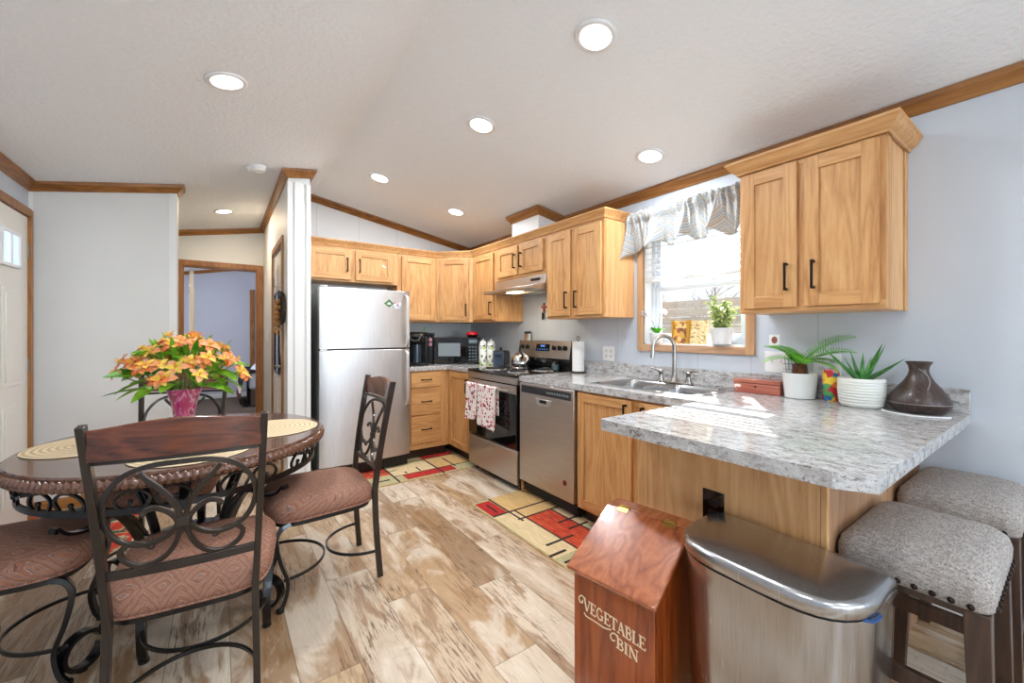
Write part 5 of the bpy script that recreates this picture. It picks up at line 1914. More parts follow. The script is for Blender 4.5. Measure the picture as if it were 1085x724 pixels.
# local x runs toward the camera side (+x), y toward the window wall
rug('long patchwork rug of red, cream and sage blocks before the dishwasher and sink', (1.84, -1.045, 0), 1.45, 0.50, [
    (0.00, 0.28, 0.30, 1.0, 'rug_tan'), (0.30, 0.50, 0.72, 1.0, 'rug_cream'), (0.02, 0.18, 0.02, 0.26, 'rug_red'), (0.20, 0.62, 0.02, 0.36, 'rug_cream'), (0.28, 0.66, 0.38, 0.80, 'rug_orange'), (0.66, 0.98, 0.05, 0.40, 'rug_sage'),
    (0.72, 1.0, 0.50, 0.95, 'rug_red'),
    (0.18, 0.192, 0.02, 1.0, 'rug_dark'), (0.0, 0.30, 0.270, 0.300, 'rug_dark'), (0.27, 0.282, 0.25, 0.95, 'rug_dark'), (0.19, 0.66, 0.358, 0.385, 'rug_dark'), (0.655, 0.667, 0.05, 0.9, 'rug_dark'),
    (0.52, 0.533, 0.12, 0.55, 'rug_dark'), (0.28, 0.66, 0.80, 0.825, 'rug_dark'), (0.06, 0.16, 0.13, 0.16, 'rug_dark'), (0.40, 0.412, 0.62, 0.98, 'rug_dark'), (0.47, 0.482, 0.62, 0.95, 'rug_dark'), (0.59, 0.603, -.0, 0.24, 'rug_dark'), (0.7, 0.71, 0.45, 1.0, 'rug_dark'), (0.67, 1.0, 0.44, 0.47, 'rug_dark')])
rug('patchwork rug of red, cream and sage blocks before the refrigerator and drawers', (0.56, -1.62, 0), 0.56, 1.06, [
    (0.08, 0.60, 0.0, 0.28, 'rug_orange'), (0.60, 0.96, 0.05, 0.28, 'rug_sage'), (0.25, 0.76, 0.30, 0.66, 'rug_cream'), (0.74, 0.96, 0.36, 0.80, 'rug_red'), (0.02, 0.24, 0.34, 0.62, 'rug_sage'), (0.0, 0.16, 0.66, 0.98, 'rug_red'),
    (0.2, 0.72, 0.68, 0.98, 'rug_tan'),
    (0.72, 0.745, 0.28, 1.0, 'rug_dark'), (0.0, 1.0, 0.28, 0.295, 'rug_dark'), (0.16, 0.185, 0.34, 1.0, 'rug_dark'), (0.45, 0.47, 0.1, 0.36, 'rug_dark'), (0.2, 1.0, 0.66, 0.675, 'rug_dark'), (0.60, 0.68, 0.40, 0.415, 'rug_dark'), (0.3, 0.8, 0.82, 0.833, 'rug_dark'), (0.5, 0.7, 0.52, 0.533, 'rug_dark'), (0.8, 0.84, 0.1, 0.24, 'rug_dark')])
m = MB(); m.box(0, 0.95, 0, 0.62, 0.001, 0.009)
tag(m.build('door_mat', M['rug_floral'], loc=(0.30, -3.585, 0), bevel=0.003), 'red and green floral rug on the floor by the entry door behind the table', 'rug')

# ------------------------------------------------------------------ ceiling fittings
def slope_n(y):
    return Vector((0, -SL if y > YR else SL, -1)).normalized()
lamp_labels = [((3.227, -1.241), 'round recessed ceiling light nearest the camera, largest in the picture'),
               ((2.312, -1.25), 'round recessed ceiling light over the middle of the kitchen floor'),
               ((2.863, -0.364), 'round recessed ceiling light close above the sink window'),
               ((1.018, -1.45), 'small recessed ceiling light in front of the refrigerator, near the ridge'),
               ((0.938, -0.70), 'small recessed ceiling light near the corner cabinets'),
               ((1.997, -2.507), 'round recessed ceiling light over the dining table'),
               ((-0.62, -2.50), 'recessed ceiling light in the hallway before the bedroom')]
lamps_xy = []
first = None
for (x, y), lab in lamp_labels:
    nrm = slope_n(y)
    loc = (x, y, cz(y) - 0.001)
    if first is None:
        t = thing('recessed_light', lab, 'ceiling light', loc, group='recessed ceiling lights')
        m = MB(); m.lathe([(0.088, 0.0), (0.088, 0.006), (0.082, 0.010), (0.066, 0.0075), (0.064, 0.0)], 40); m.build('trim_ring', M['plastic_white'], t, ang=60)
        m = MB(); m.lathe([(0.0635, 0.0005), (0.0635, 0.005), (0.001, 0.006)], 40); m.build('lens', M['lens'], t, ang=60)
        first = t
    else:
        t = copy_thing(first, loc, 0, lab)
    t.rotation_euler = nrm.to_track_quat('Z', 'Y').to_euler()
    l = bpy.data.lights.new('recessed_lamp', 'AREA'); l.shape = 'DISK'; l.size = 0.12; l.energy = LAMP_POWER; l.color = (0.88, 0.94, 1.0) if x > 0 else (1.0, 0.80, 0.58)
    lo = bpy.data.objects.new('recessed_lamp', l); COL.objects.link(lo)
    lo.location = Vector(loc) + nrm * 0.012
    lo.rotation_euler = nrm.to_track_quat('-Z', 'Y').to_euler()
for (x, y) in ((4.2, -2.5), (5.6, -1.2), (5.8, -2.6)):       # unseen lights added behind the camera to brighten the room
    t = copy_thing(first, (x, y, cz(y) - 0.001), 0, 'added recessed ceiling light, unseen behind the camera')
    t.rotation_euler = slope_n(y).to_track_quat('Z', 'Y').to_euler()
    l = bpy.data.lights.new('recessed_lamp', 'AREA'); l.shape = 'DISK'; l.size = 0.12; l.energy = LAMP_POWER; l.color = (0.88, 0.94, 1.0)
    lo = bpy.data.objects.new('recessed_lamp', l); COL.objects.link(lo)
    lo.location = Vector((x, y, cz(y))) + slope_n(y) * 0.015
    lo.rotation_euler = slope_n(y).to_track_quat('-Z', 'Y').to_euler()
sm = thing('smoke_detector', 'white round smoke detector on the ceiling between the two room lights', 'smoke detector', (0.76, -2.31, cz(-2.31) - 0.001))
sm.rotation_euler = slope_n(-2.3).to_track_quat('Z', 'Y').to_euler()
m = MB(); m.lathe([(0.068, 0), (0.068, 0.012), (0.060, 0.020), (0.052, 0.034), (0.02, 0.040), (0.001, 0.040)], 32); m.build('housing', M['plastic_white'], sm, ang=40)
m = MB(); m.lathe([(0.010, 0.0402), (0.010, 0.044), (0.001, 0.045)], 16, (0.02, 0, 0)); m.build('test_button', M['ceramic'], sm)

# ------------------------------------------------------------------ wall plates
def plate(name, x, z, w_, h_, label, cat, kind, y=0.0, facing='-y'):
    t = thing(name, label, cat, (x, y, z))
    m = MB(); m.box(-w_ / 2, w_ / 2, -0.006, -0.0005, -h_ / 2, h_ / 2); m.build('cover_plate', M['plastic_white'], t, bevel=0.002)
    n = 2 if w_ > 0.09 else 1
    for k in range(n):
        xx = (k - (n - 1) / 2) * 0.046
        if kind[k] == 's':
            m = MB(); m.box(xx - 0.005, xx + 0.005, -0.008, -0.006, -0.012, 0.012); m.box(xx - 0.003, xx + 0.003, -0.016, -0.007, 0.0, 0.010); m.build('toggle', M['plastic_white'], t, bevel=0.001)
        else:
            for zz in (-0.02, 0.02):
                m = MB(); m.prism(rr(xx - 0.016, xx + 0.016, zz - 0.014, zz + 0.014, 0.010), -0.0075, -0.006, 'y', 0)
                for q in (-0.006, 0.006):
                    m.box(xx + q - 0.001, xx + q + 0.001, -0.0079, -0.0075, zz - 0.002, zz + 0.007, 1)
                m.box(xx - 0.002, xx + 0.002, -0.0079, -0.0075, zz - 0.009, zz - 0.005, 1)
                m.build('socket', [M['ceramic'], M['black']], t)
    return t
plate('wall_outlet', 2.215, 1.083, 0.118, 0.118, 'white double wall plate between the paper towels and the window', 'outlet', 'oo')
plate('light_switch', 3.425, 1.085, 0.118, 0.118, 'white double toggle switch plate above the cedar box', 'light switch', 'ss')
plate('wall_outlet', 3.66, 1.085, 0.118, 0.118, 'white wall outlet behind the palm and aloe', 'outlet', 'oo')
t = plate('light_switch', -0.95, 1.21, 0.07, 0.115, 'single white light switch on the hallway side of the partition', 'light switch', 's', y=-2.09)
ob = thing('black_outlet', 'black electrical outlet on the peninsula panel above the bins', 'outlet', (3.672, -1.1225, 0.635))
m = MB(); m.box(-0.038, 0.038, -0.006, -0.0002, -0.060, 0.060); m.build('cover_plate', M['blackglass'], ob, bevel=0.002)
for zz in (-0.02, 0.02):
    m = MB(); m.prism(rr(-0.017, 0.017, zz - 0.014, zz + 0.014, 0.012), -0.009, -0.006, 'y'); m.build('socket', M['black'], ob, bevel=0.0008)
ph_ = thing('wall_photo', 'tiny portrait print stuck on the wall above the switches', 'photo', (3.415, -0.0008, 1.205))
m = MB(); m.box(-0.027, 0.027, -0.0015, 0, -0.034, 0.034); m.build('paper', M['plastic_white'], ph_)
m = MB(); m.prism([(0.015 * math.cos(a), 0.003 + 0.020 * math.sin(a)) for a in [2 * PI * k / 20 for k in range(20)]], -0.0022, -0.0015, 'y'); m.build('portrait', M['skin_art'], ph_)

# ------------------------------------------------------------------ things on the peninsula and sink counter
def pot_part(parent, prof, mt, n=48, mod=None, name='pot', ang=40):
    m = MB(); m.lathe(prof, n, mod=mod)
    return m.build(name, mt, parent, ang=ang)
pp = thing('potted_palm', 'sago palm with bright green fronds in a smooth white pot', 'plant', (3.575, -0.105, CT1))
pot_part(pp, [(0.001, 0), (0.060, 0), (0.066, 0.004), (0.078, 0.122), (0.081, 0.128), (0.077, 0.130), (0.070, 0.118), (0.001, 0.112)], M['ceramic'])
m = MB(); m.lathe([(0.070, 0.1125), (0.05, 0.116), (0.001, 0.117)], 24); m.build('soil', M['soil'], pp)
m = MB()
m.lathe([(0.026, 0.114), (0.032, 0.128), (0.031, 0.148), (0.024, 0.166), (0.012, 0.176), (0.001, 0.178)], 20, mod=lambda a, z: 1 + 0.08 * math.cos(9 * a + z * 200))
rnd = random.Random(4)
for k in range(46):
    a = k * 2.4; z = 0.118 + 0.055 * (k / 46)
    r_ = 0.031 - 0.008 * (k / 46)
    d = Vector((math.cos(a), math.sin(a), 1.1)).normalized()
    p = Vector((r_ * math.cos(a) * .9, r_ * math.sin(a) * .9, z))
    m.tube([p, p + d * 0.016], [0.0055, 0.001], 5)
m.build('trunk', M['bark'], pp, ang=60)
def frond(parent, az, el, L, droop, roll=0.0, wid=0.055, seed=0):
    rn = random.Random(seed)
    m = MB()
    d = Vector((math.cos(az) * math.cos(el), math.sin(az) * math.cos(el), math.sin(el)))
    p = Vector((0, 0, 0.168))
    pts = [p.copy()]
    dirs = [d.copy()]
    N_ = 25
    for i in range(N_):
        d = (d + Vector((0, 0, -droop / N_))).normalized()
        p = p + d * (L / N_)
        pts.append(p.copy()); dirs.append(d.copy())
    m.tube(pts, [0.0028 - 0.002 * i / N_ for i in range(N_ + 1)], 5)
    for i in range(3, N_ + 1):
        t_ = i / N_
        for s in (-1, 1):
            dd_ = dirs[i]
            side = dd_.cross(Vector((0, 0, 1))).normalized() * s
            up2 = side.cross(dd_).normalized() * s
            side = (side * math.cos(roll) + up2 * math.sin(roll) * s).normalized()
            for sub in range(1):
                q = pts[i]
                ll = wid * (math.sin(PI * min(1, 0.15 + t_ * 0.82)) ** 0.6) * rn.uniform(.92, 1.05)
                dirl = (side * 0.95 + dd_ * 0.42 + up2 * 0.25).normalized()
                w2 = 0.0024
                tip = q + dirl * ll - Vector((0, 0, 0.1 * ll))
                mid_ = q + dirl * ll * 0.5
                ax = dirl.cross(up2).normalized() * w2
                m.add([q - ax * .6, q + ax * .6, mid_ + ax, tip, mid_ - ax], [(0, 1, 2, 3, 4)])
    return m.build('frond', M['palm_leaf'], parent, ang=80)
# az measured in world axes; camera right is about (0.58, 0.81)
for i, (az, el, L, dr, ro) in enumerate(((0.30, 1.02, 0.27, 1.15, 0.45), (0.05, 0.80, 0.25, 1.1, 0.4), (0.55, 0.70, 0.17, 1.3, 0.1), (3.6, 1.0, 0.19, 1.2, 0.3), (3.1, 1.05, 0.18, 1.3, 0.2), (3.9, 0.7, 0.18, 1.3, 0.2),
                                         (2.4, 0.9, 0.10, 0.8, 0.1), (5.2, 0.8, 0.17, 1.5, 0.15), (-0.35, 0.55, 0.20, 1.3, 0.2), (4.4, 1.1, 0.17, 1.3, .2))):
    frond(pp, az, el, L, dr, ro, 0.052 if L < .22 else 0.064, i)
tr = thing('plant_trellis', 'small black wire trellis stuck in the palm pot', 'trellis', (3.52, -0.115, CT1 + 0.114))
m = MB()
for k in range(2):
    m.tube([(k * 0.03, 0, -0.002), (k * 0.03 - 0.012, 0, 0.10)], 0.0014, 5)
for k in range(3):
    m.tube([(-0.016 - k * 0.003, -0.001, 0.03 + k * 0.028), (0.036 - k * 0.003, -0.001, 0.03 + k * 0.028)], 0.0012, 5)
m.build('wires', M['black'], tr)

al = thing('potted_aloe', 'aloe with pointed leaves in a ribbed off-white pot', 'plant', (3.838, -0.165, CT1))
prof = [(0.001, 0), (0.066, 0), (0.074, 0.006)]
for k in range(9):
    z = 0.012 + k * 0.0125
    r_ = 0.077 + 0.009 * math.sin(min(1, (k + 1) / 6) * PI / 2)
    prof += [(r_ - 0.0015, z), (r_ + 0.0012, z + 0.004), (r_ + 0.0012, z + 0.009), (r_ - 0.0015, z + 0.0123)]
prof += [(0.084, 0.128), (0.080, 0.131), (0.076, 0.124), (0.001, 0.118)]
pot_part(al, prof, mat('ribbed_offwhite_pot', (222, 222, 214), 0.35, coat=0.2), ang=80)
m = MB(); m.lathe([(0.076, 0.1185), (0.001, 0.122)], 24); m.build('soil', M['soil'], al)
def aloe_leaf(az, el, L, w_, curve, r0=0.008):
    m = MB()
    d = Vector((math.cos(az) * math.cos(el), math.sin(az) * math.cos(el), math.sin(el)))
    side = Vector((-math.sin(az), math.cos(az), 0))
    p = Vector((r0 * math.cos(az), r0 * math.sin(az), 0.112))
    N_ = 12
    rg = []
    for i in range(N_ + 1):
        t_ = i / N_
        ww = w_ * (1 - t_ ** 1.6) + 0.0006
        th = ww * 0.42
        nrm = side.cross(d).normalized()
        if nrm.z < 0:
            nrm = -nrm
        rg.append([p - side * ww + nrm * ww * .3, p - side * ww * .5 - nrm * th, p + side * ww * .5 - nrm * th, p + side * ww + nrm * ww * .3, p + side * ww * .4 + nrm * th * .2, p - side * ww * .4 + nrm * th * .2])
        d = (d + Vector((0, 0, curve / N_))).normalized()
        p = p + d * L / N_
    m.rings(rg)
    return m.build('leaf', M['aloe_leaf'], al, ang=40)
AZR = math.atan2(0.815, 0.58)
for az, el, L, w_, cu_ in ((AZR - .1, 0.50, 0.205, 0.017, 0.10), (AZR + .1, 1.00, 0.20, 0.017, 0.2), (AZR - .5, 1.12, 0.185, 0.016, 0.15), (AZR + PI - .2, 0.85, 0.22, 0.016, -0.1), (AZR + PI + .3, 0.75, 0.15, 0.012, -0.3),
                           (AZR + PI - .8, 1.1, 0.13, 0.012, 0.1), (AZR + 1.6, 1.2, 0.15, 0.011, 0.1), (AZR - 1.4, 1.25, 0.12, 0.012, 0.1), (AZR + PI + 1.0, 1.3, 0.14, 0.010, 0.0), (AZR + .8, 1.35, 0.10, 0.009, 0.0)):
    aloe_leaf(az, el, L, w_, cu_)
m = MB(); m.lathe([(0.001, 0), (0.031, 0), (0.035, 0.006), (0.035, 0.135), (0.030, 0.150), (0.028, 0.156), (0.001, 0.157)], 28)
tag(m.build('painted_canister', M['can_art'], loc=(3.700, -0.085, CT1), ang=40), 'bright multicoloured canister between the palm and aloe pots', 'canister')
df = thing('aroma_diffuser', 'dark wood-grain gourd-shaped diffuser at the wall end of the peninsula', 'diffuser', (4.020, -0.130, CT1))
m = MB()
m.lathe([(0.001, 0), (0.070, 0), (0.085, 0.008), (0.098, 0.030), (0.1, 0.040)], 48)
m.build('base', M['diffuser'], df, ang=50)
m = MB()
m.lathe([(0.1, 0.0425), (0.099, 0.050), (0.090, 0.072), (0.070, 0.102), (0.049, 0.130), (0.036, 0.155), (0.031, 0.175), (0.034, 0.195), (0.044, 0.213), (0.041, 0.213), (0.030, 0.196), (0.026, 0.175), (0.001, 0.165)], 48)
m.build('body', M['diffuser'], df, ang=70)
m = MB(); m.lathe([(0.099, 0.0398), (0.1012, 0.041), (0.099, 0.0426)], 48); m.build('light_band', mat('pale_band', (170, 160, 160), 0.4), df)
m = MB(); m.tube(spline([(0.006, -0.036, 0.186), (0.030, -0.036, 0.160), (0.040, -0.042, 0.130), (0.036, -0.062, 0.100)], 6), 0.0016, 5); m.build('seam_line', mat('pale_seam', (150, 138, 136), 0.4), df)
m = MB(); m.tube(spline([(-0.13, 0.098, 0.004), (-0.115, -0.03, 0.003), (-0.06, -0.125, 0.003), (0.04, -0.14, 0.003), (0.10, -0.08, 0.003), (0.09, -0.11, 0.003), (0.0, -0.155, 0.003), (-0.10, -0.09, 0.003)], 8), 0.0024, 6)
tag(m.build('power_cable', M['plastic_white'], loc=(4.020, -0.130, CT1)), 'thin white cable looped around the foot of the diffuser', 'cable')
cb = thing('cedar_box', 'low reddish cedar box with hinged lid beside the sink', 'box', (3.265, -0.150, CT1), R(2))
m = MB(); m.box(0, 0.232, 0, 0.105, 0, 0.055); m.build('body', M['cedar'], cb, bevel=0.002)
m = MB(); m.box(-0.003, 0.235, -0.004, 0.107, 0.057, 0.078); m.build('lid', M['cedar'], cb, bevel=0.003)
m = MB(); m.box(0.108, 0.118, -0.0035, 0, 0.034, 0.044); m.build('keyhole', M['black'], cb)

pt = thing('paper_towel_holder', 'paper towel roll on an upright holder right of the range', 'paper towels', (1.955, -0.085, CT1))
m = MB(); m.lathe([(0.001, 0), (0.062, 0), (0.062, 0.008), (0.055, 0.012), (0.001, 0.012)], 28); m.cyl((0, 0, 0.01), (0, 0, 0.275), 0.004, n=10)
m.tube([(0.016 * math.cos(a), 0, 0.288 + 0.016 * math.sin(a)) for a in [2 * PI * k / 16 for k in range(17)]], 0.003, 6); m.build('stand', M['pull'], pt)
m = MB(); m.lathe([(0.018, 0.014), (0.050, 0.014), (0.050, 0.262), (0.018, 0.262)], 36); m.build('paper_roll', M['paper'], pt, ang=40)

# ------------------------------------------------------------------ range top and corner counter items
kt = thing('tea_kettle', 'shiny stainless tea kettle on the left rear burner', 'kettle', (1.30, -0.20, 0.9345))
m = MB(); m.lathe([(0.001, 0), (0.082, 0), (0.092, 0.012), (0.093, 0.03), (0.083, 0.07), (0.066, 0.10), (0.046, 0.118), (0.040, 0.121), (0.034, 0.128), (0.012, 0.134), (0.001, 0.135)], 36); m.build('body', M['chrome'], kt, ang=60)
m = MB(); m.tube(spline([(0.06, -0.045, 0.05), (0.095, -0.06, 0.085), (0.115, -0.07, 0.118)], 5), [0.02, 0.018, 0.016, 0.014, 0.013, 0.012, 0.0115, 0.011, 0.0105, 0.010, 0.010], 12); m.build('spout', M['chrome'], kt, ang=60)
m = MB(); m.bar([(0.078 * math.cos(a) * .81, -0.078 * math.cos(a) * .5, 0.10 + 0.095 * math.sin(a)) for a in [R(10 + 160 * k / 18) for k in range(19)]], 0.016, 0.012, up=(0, 0, 1)); m.build('handle', M['black'], kt, bevel=0.002)
m = MB(); m.ball((0, 0, 0.144), 0.011, 10); m.build('lid_knob', M['black'], kt)
sj = thing('salt_jar', 'small dark glass jar with rounded lid at the rear of the stove top', 'jar', (1.70, -0.115, 0.9205))
m = MB(); m.lathe([(0.001, 0), (0.030, 0), (0.034, 0.01), (0.034, 0.042), (0.026, 0.05)], 24); m.build('glass', mat('teal_grey_glass', (74, 92, 96), 0.1, coat=0.5), sj)
m = MB(); m.lathe([(0.027, 0.051), (0.029, 0.056), (0.02, 0.068), (0.001, 0.072)], 24); m.build('lid', M['black'], sj)
for i, x in enumerate((1.185, 1.232)):
    t = thing('salt_shaker', 'glass shaker with black cap on top of the stove back panel, %s of the two' % ('left' if i == 0 else 'right'), 'shaker', (x, -0.044, 1.1755), group='shakers on the stove back panel')
    m = MB(); m.lathe([(0.001, 0), (0.021, 0), (0.021, 0.01), (0.017, 0.065)], 20); m.build('glass', mat('amber_glass_%d' % i, (150, 104, 74) if i == 0 else (186, 178, 166), 0.12, coat=0.5), t)
    m = MB(); m.lathe([(0.019, 0.0655), (0.019, 0.082), (0.014, 0.088), (0.001, 0.089)], 20); m.build('cap', M['black'], t)
kf = thing('hanging_key_hook', 'small carved wooden hook holding dark keys, on the wall under the hood', 'key hook', (1.425, -0.002, 1.50))
m = MB(); m.prism([(-0.012, -0.06), (0.012, -0.06), (0.012, -0.01), (0.045, 0.0), (0.05, 0.02), (0.014, 0.028), (0.010, 0.055), (-0.010, 0.055), (-0.014, 0.028), (-0.05, 0.02), (-0.045, 0.0), (-0.012, -0.01)], -0.016, -0.001, 'y'); m.build('wood_hook', M['cedar'], kf, bevel=0.002)
m = MB(); m.box(-0.016, 0.0, -0.026, -0.017, -0.15, -0.06); m.box(0.001, 0.014, -0.026, -0.017, -0.135, -0.065); m.build('keys', M['pull'], kf, bevel=0.002)
kf.location = (1.420, -0.002, 1.49); kf.scale = (0.8, 1, 0.8)

mw = thing('microwave', 'black countertop microwave set diagonally in the corner', 'microwave', (0.385, -0.675, CT1), math.atan2(0.394, 0.281))
# local: front face along +x at y=0 (facing -y), body behind
m = MB()
m.box(0, 0.482, 0.012, 0.315, 0.008, 0.285)
for x in (0.04, 0.44):
    for y in (0.04, 0.28):
        m.cyl((x, y, 0), (x, y, 0.01), 0.012, n=10)
m.build('body', M['black'], mw, bevel=0.004)
m = MB(); m.box(0.0, 0.352, 0.0, 0.0115, 0.008, 0.285); dr_ = m.build('door', M['blackglass'], mw, bevel=0.003)
m = MB(); m.box(0.05, 0.285, -0.0012, -0.0002, 0.085, 0.225); m.build('door_window', M['smoke_blue'], dr_)
m = MB(); m.box(0.355, 0.482, 0.0, 0.0115, 0.008, 0.285); cp_ = m.build('control_panel', M['blackglass'], mw, bevel=0.003)
m = MB()
m.box(0.375, 0.462, -0.0012, -0.0002, 0.225, 0.262)
m.build('display', mat('display_grey', (110, 124, 130), 0.2), cp_)
m = MB()
for r_ in range(5):
    for k in range(3):
        m.box(0.374 + k * 0.031, 0.396 + k * 0.031, -0.0012, -0.0002, 0.04 + r_ * 0.033, 0.058 + r_ * 0.033)
m.build('buttons', mat('button_grey', (88, 100, 106), 0.3), cp_)
mwd = Vector((0.281, 0.394, 0)).normalized(); mwn = Vector((-0.394, 0.281, 0)).normalized()
p = Vector((0.385, -0.675, 0)) + mwd * 0.40 + mwn * 0.12
rp_ = thing('red_lidded_pot', 'small dark pot with bright red lid on top of the microwave', 'pot', (p.x, p.y, CT1 + 0.2855))
m = MB(); m.lathe([(0.001, 0), (0.045, 0), (0.054, 0.008), (0.060, 0.026)], 28); m.build('pot', M['black'], rp_)
m = MB(); m.lathe([(0.066, 0.0265), (0.068, 0.034), (0.064, 0.05), (0.05, 0.060), (0.001, 0.062)], 32); m.build('lid', M['red'], rp_, ang=50)
cf = thing('coffee_maker', 'black and silver single-serve coffee maker beside the refrigerator', 'coffee maker', (0.40, -0.87, CT1), math.atan2(0.394, 0.281))
m = MB()
m.box(-0.10, 0.10, 0.02, 0.24, 0, 0.30)
m.box(-0.095, 0.095, -0.09, 0.02, 0, 0.028)
m.build('body', M['black'], cf, bevel=0.012)
m = MB()
m.prism([(0.22, 0.301), (-0.07, 0.286), (-0.085, 0.235), (0.02, 0.205), (0.02, 0.30)][:0] + [(0.22, 0.27), (0.22, 0.315), (0.12, 0.345), (-0.03, 0.340), (-0.085, 0.30), (-0.075, 0.235), (0.018, 0.235), (0.018, 0.30)], -0.085, 0.085, 'x')
m.build('brew_head', M['black'], cf, bevel=0.01)
m = MB()
m.bar([(0.062 * math.cos(a), -0.090, 0.315 + 0.062 * math.sin(a)) for a in [R(170 + 200 * k / 20) for k in range(21)]], 0.016, 0.010, up=(0, 1, 0)); m.build('head_handle', M['nickel'], cf, bevel=0.002)
m = MB(); m.cyl((0, -0.012, 0.0285), (0, -0.012, 0.215), 0.048, n=28); m.build('drip_tray_cup', mat('charcoal_cup', (56, 66, 76), 0.25, 0.3, coat=0.4), cf, ang=40)
m = MB()
for x in (-0.1015, 0.1005):
    m.box(x, x + 0.0015, 0.02, 0.235, 0.01, 0.29)
m.build('side_trim', M['nickel'], cf)
m = MB(); m.prism([(0.03, 0.346), (0.045, 0.346), (0.06, 0.40), (0.045, 0.40)], 0.01, 0.016, 'y'); 
tag(m.build('green_straw', M['greenp'], loc=(0.41, -0.82, CT1)), 'bright green plastic tab sticking up on the coffee maker', 'straw')
pc = thing('pod_carousel', 'slim dark pod holder with pink pods between coffee maker and microwave', 'pod holder', (0.335, -0.70, CT1), math.atan2(0.394, 0.281))
m = MB(); m.box(-0.030, 0.030, 0.04, 0.12, 0, 0.30); m.box(-0.034, 0.034, 0.03, 0.125, 0.30, 0.335); m.build('frame', M['black'], pc, bevel=0.004)
for k in range(2):
    m = MB(); m.cyl((0, 0.025, 0.21 + k * 0.05), (0, 0.04, 0.21 + k * 0.05), 0.022, 0.019, 16); m.build('pod', M['pink'], pc)
for i, (x, y, lab) in enumerate(((0.755, -0.285, 'daisy-print glass canister nearest the microwave'), (0.830, -0.235, 'daisy-print glass canister nearest the toaster'))):
    t = thing('daisy_canister', lab, 'canister', (x, y, CT1), group='daisy-print canisters')
    m = MB(); m.lathe([(0.001, 0), (0.040, 0), (0.042, 0.005), (0.042, 0.21), (0.036, 0.225)], 28); m.build('jar', M['canister'], t, ang=40)
    m = MB(); m.lathe([(0.034, 0.2255), (0.035, 0.24), (0.02, 0.25), (0.008, 0.252), (0.010, 0.266), (0.001, 0.27)], 24); m.build('lid', M['ceramic'], t, ang=40)
ts = thing('toaster', 'small black and steel toaster between canisters and stove', 'toaster', (0.975, -0.20, CT1), R(35))
m = MB(); m.prism([(-0.06, 0.006), (0.06, 0.006), (0.064, 0.13), (0.05, 0.155), (-0.05, 0.155), (-0.064, 0.13)], -0.08, 0.08, 'y'); m.build('body', M['black'], ts, bevel=0.006)
m = MB(); m.prism([(-0.056, 0.01), (0.056, 0.01), (0.06, 0.13), (0.046, 0.15), (-0.046, 0.15), (-0.06, 0.13)], -0.084, -0.0805, 'y'); m.build('end_panel', mat('slate_panel', (70, 84, 100), 0.3, 0.4), ts, bevel=0.001)
m = MB(); m.box(-0.025, 0.025, -0.105, -0.085, 0.10, 0.115); m.build('lever', M['black'], ts, bevel=0.002)
m = MB(); m.ball((0, -0.02, 0.172), 0.016, 10); m.cyl((0, -0.02, 0.155), (0, -0.02, 0.165), 0.006); m.build('knob', M['black'], ts)

# ------------------------------------------------------------------ window sill items
SZ = WZ0 + 0.0105
bk = thing('open_book', 'open book with a painted page, propped up on the window sill', 'book', (2.885, 0.020, SZ))
def page(m, x0, x1, ya, yb, mi, t_=0.018):
    n = 8
    vs = []
    for k in range(n + 1):
        f = k / n
        x = x0 + (x1 - x0) * f
        y = ya + (yb - ya) * f - 0.006 * math.sin(PI * f)
        for (dz, h_) in ((0.0, 0.0), (0.048, 0.155)):
            vs.append((x, y + dz * 0.45, h_)); vs.append((x, y + dz * 0.45 + t_, h_))
    fs = []
    for k in range(n):
        a = k * 4; b = a + 4
        fs += [(a, b, b + 2, a + 2), (a + 1, a + 3, b + 3, b + 1), (a, a + 1, b + 1, b), (a + 2, b + 2, b + 3, a + 3)]
    fs += [(0, 2, 3, 1), (n * 4, n * 4 + 1, n * 4 + 3, n * 4 + 2)]
    m.add(vs, fs, mi)
m = MB(); page(m, -0.004, -0.108, 0.004, -0.022, 0); m.build('left_page', M['book_art'], bk, ang=30)
m = MB(); page(m, 0.004, 0.120, 0.004, -0.008, 0); m.build('right_page', M['book_page'], bk, ang=30)
m = MB(); m.prism([(-0.111, 0.0), (-0.113, 0.158), (-0.104, 0.158), (-0.104, 0.0)], -0.024, -0.004, 'y'); m.prism([(-0.014, 0.0), (-0.010, 0.160), (0.004, 0.160), (0.0, 0.0)], -0.006, 0.020, 'y'); m.build('gilt_edge', M['gilt'], bk)
fp = thing('variegated_plant', 'bushy variegated green plant in a white pot on the window sill', 'plant', (3.115, 0.004, SZ))
pot_part(fp, [(0.001, 0), (0.050, 0), (0.055, 0.004), (0.066, 0.098), (0.068, 0.104), (0.063, 0.104), (0.058, 0.092), (0.001, 0.088)], M['ceramic'], mod=lambda a, z: 1 + 0.025 * math.cos(14 * a) * min(1, z * 30))
m = MB(); m.lathe([(0.058, 0.0885), (0.001, 0.092)], 20); m.build('soil', M['soil'], fp)
rnd = random.Random(21)
st = MB(); lf = MB()
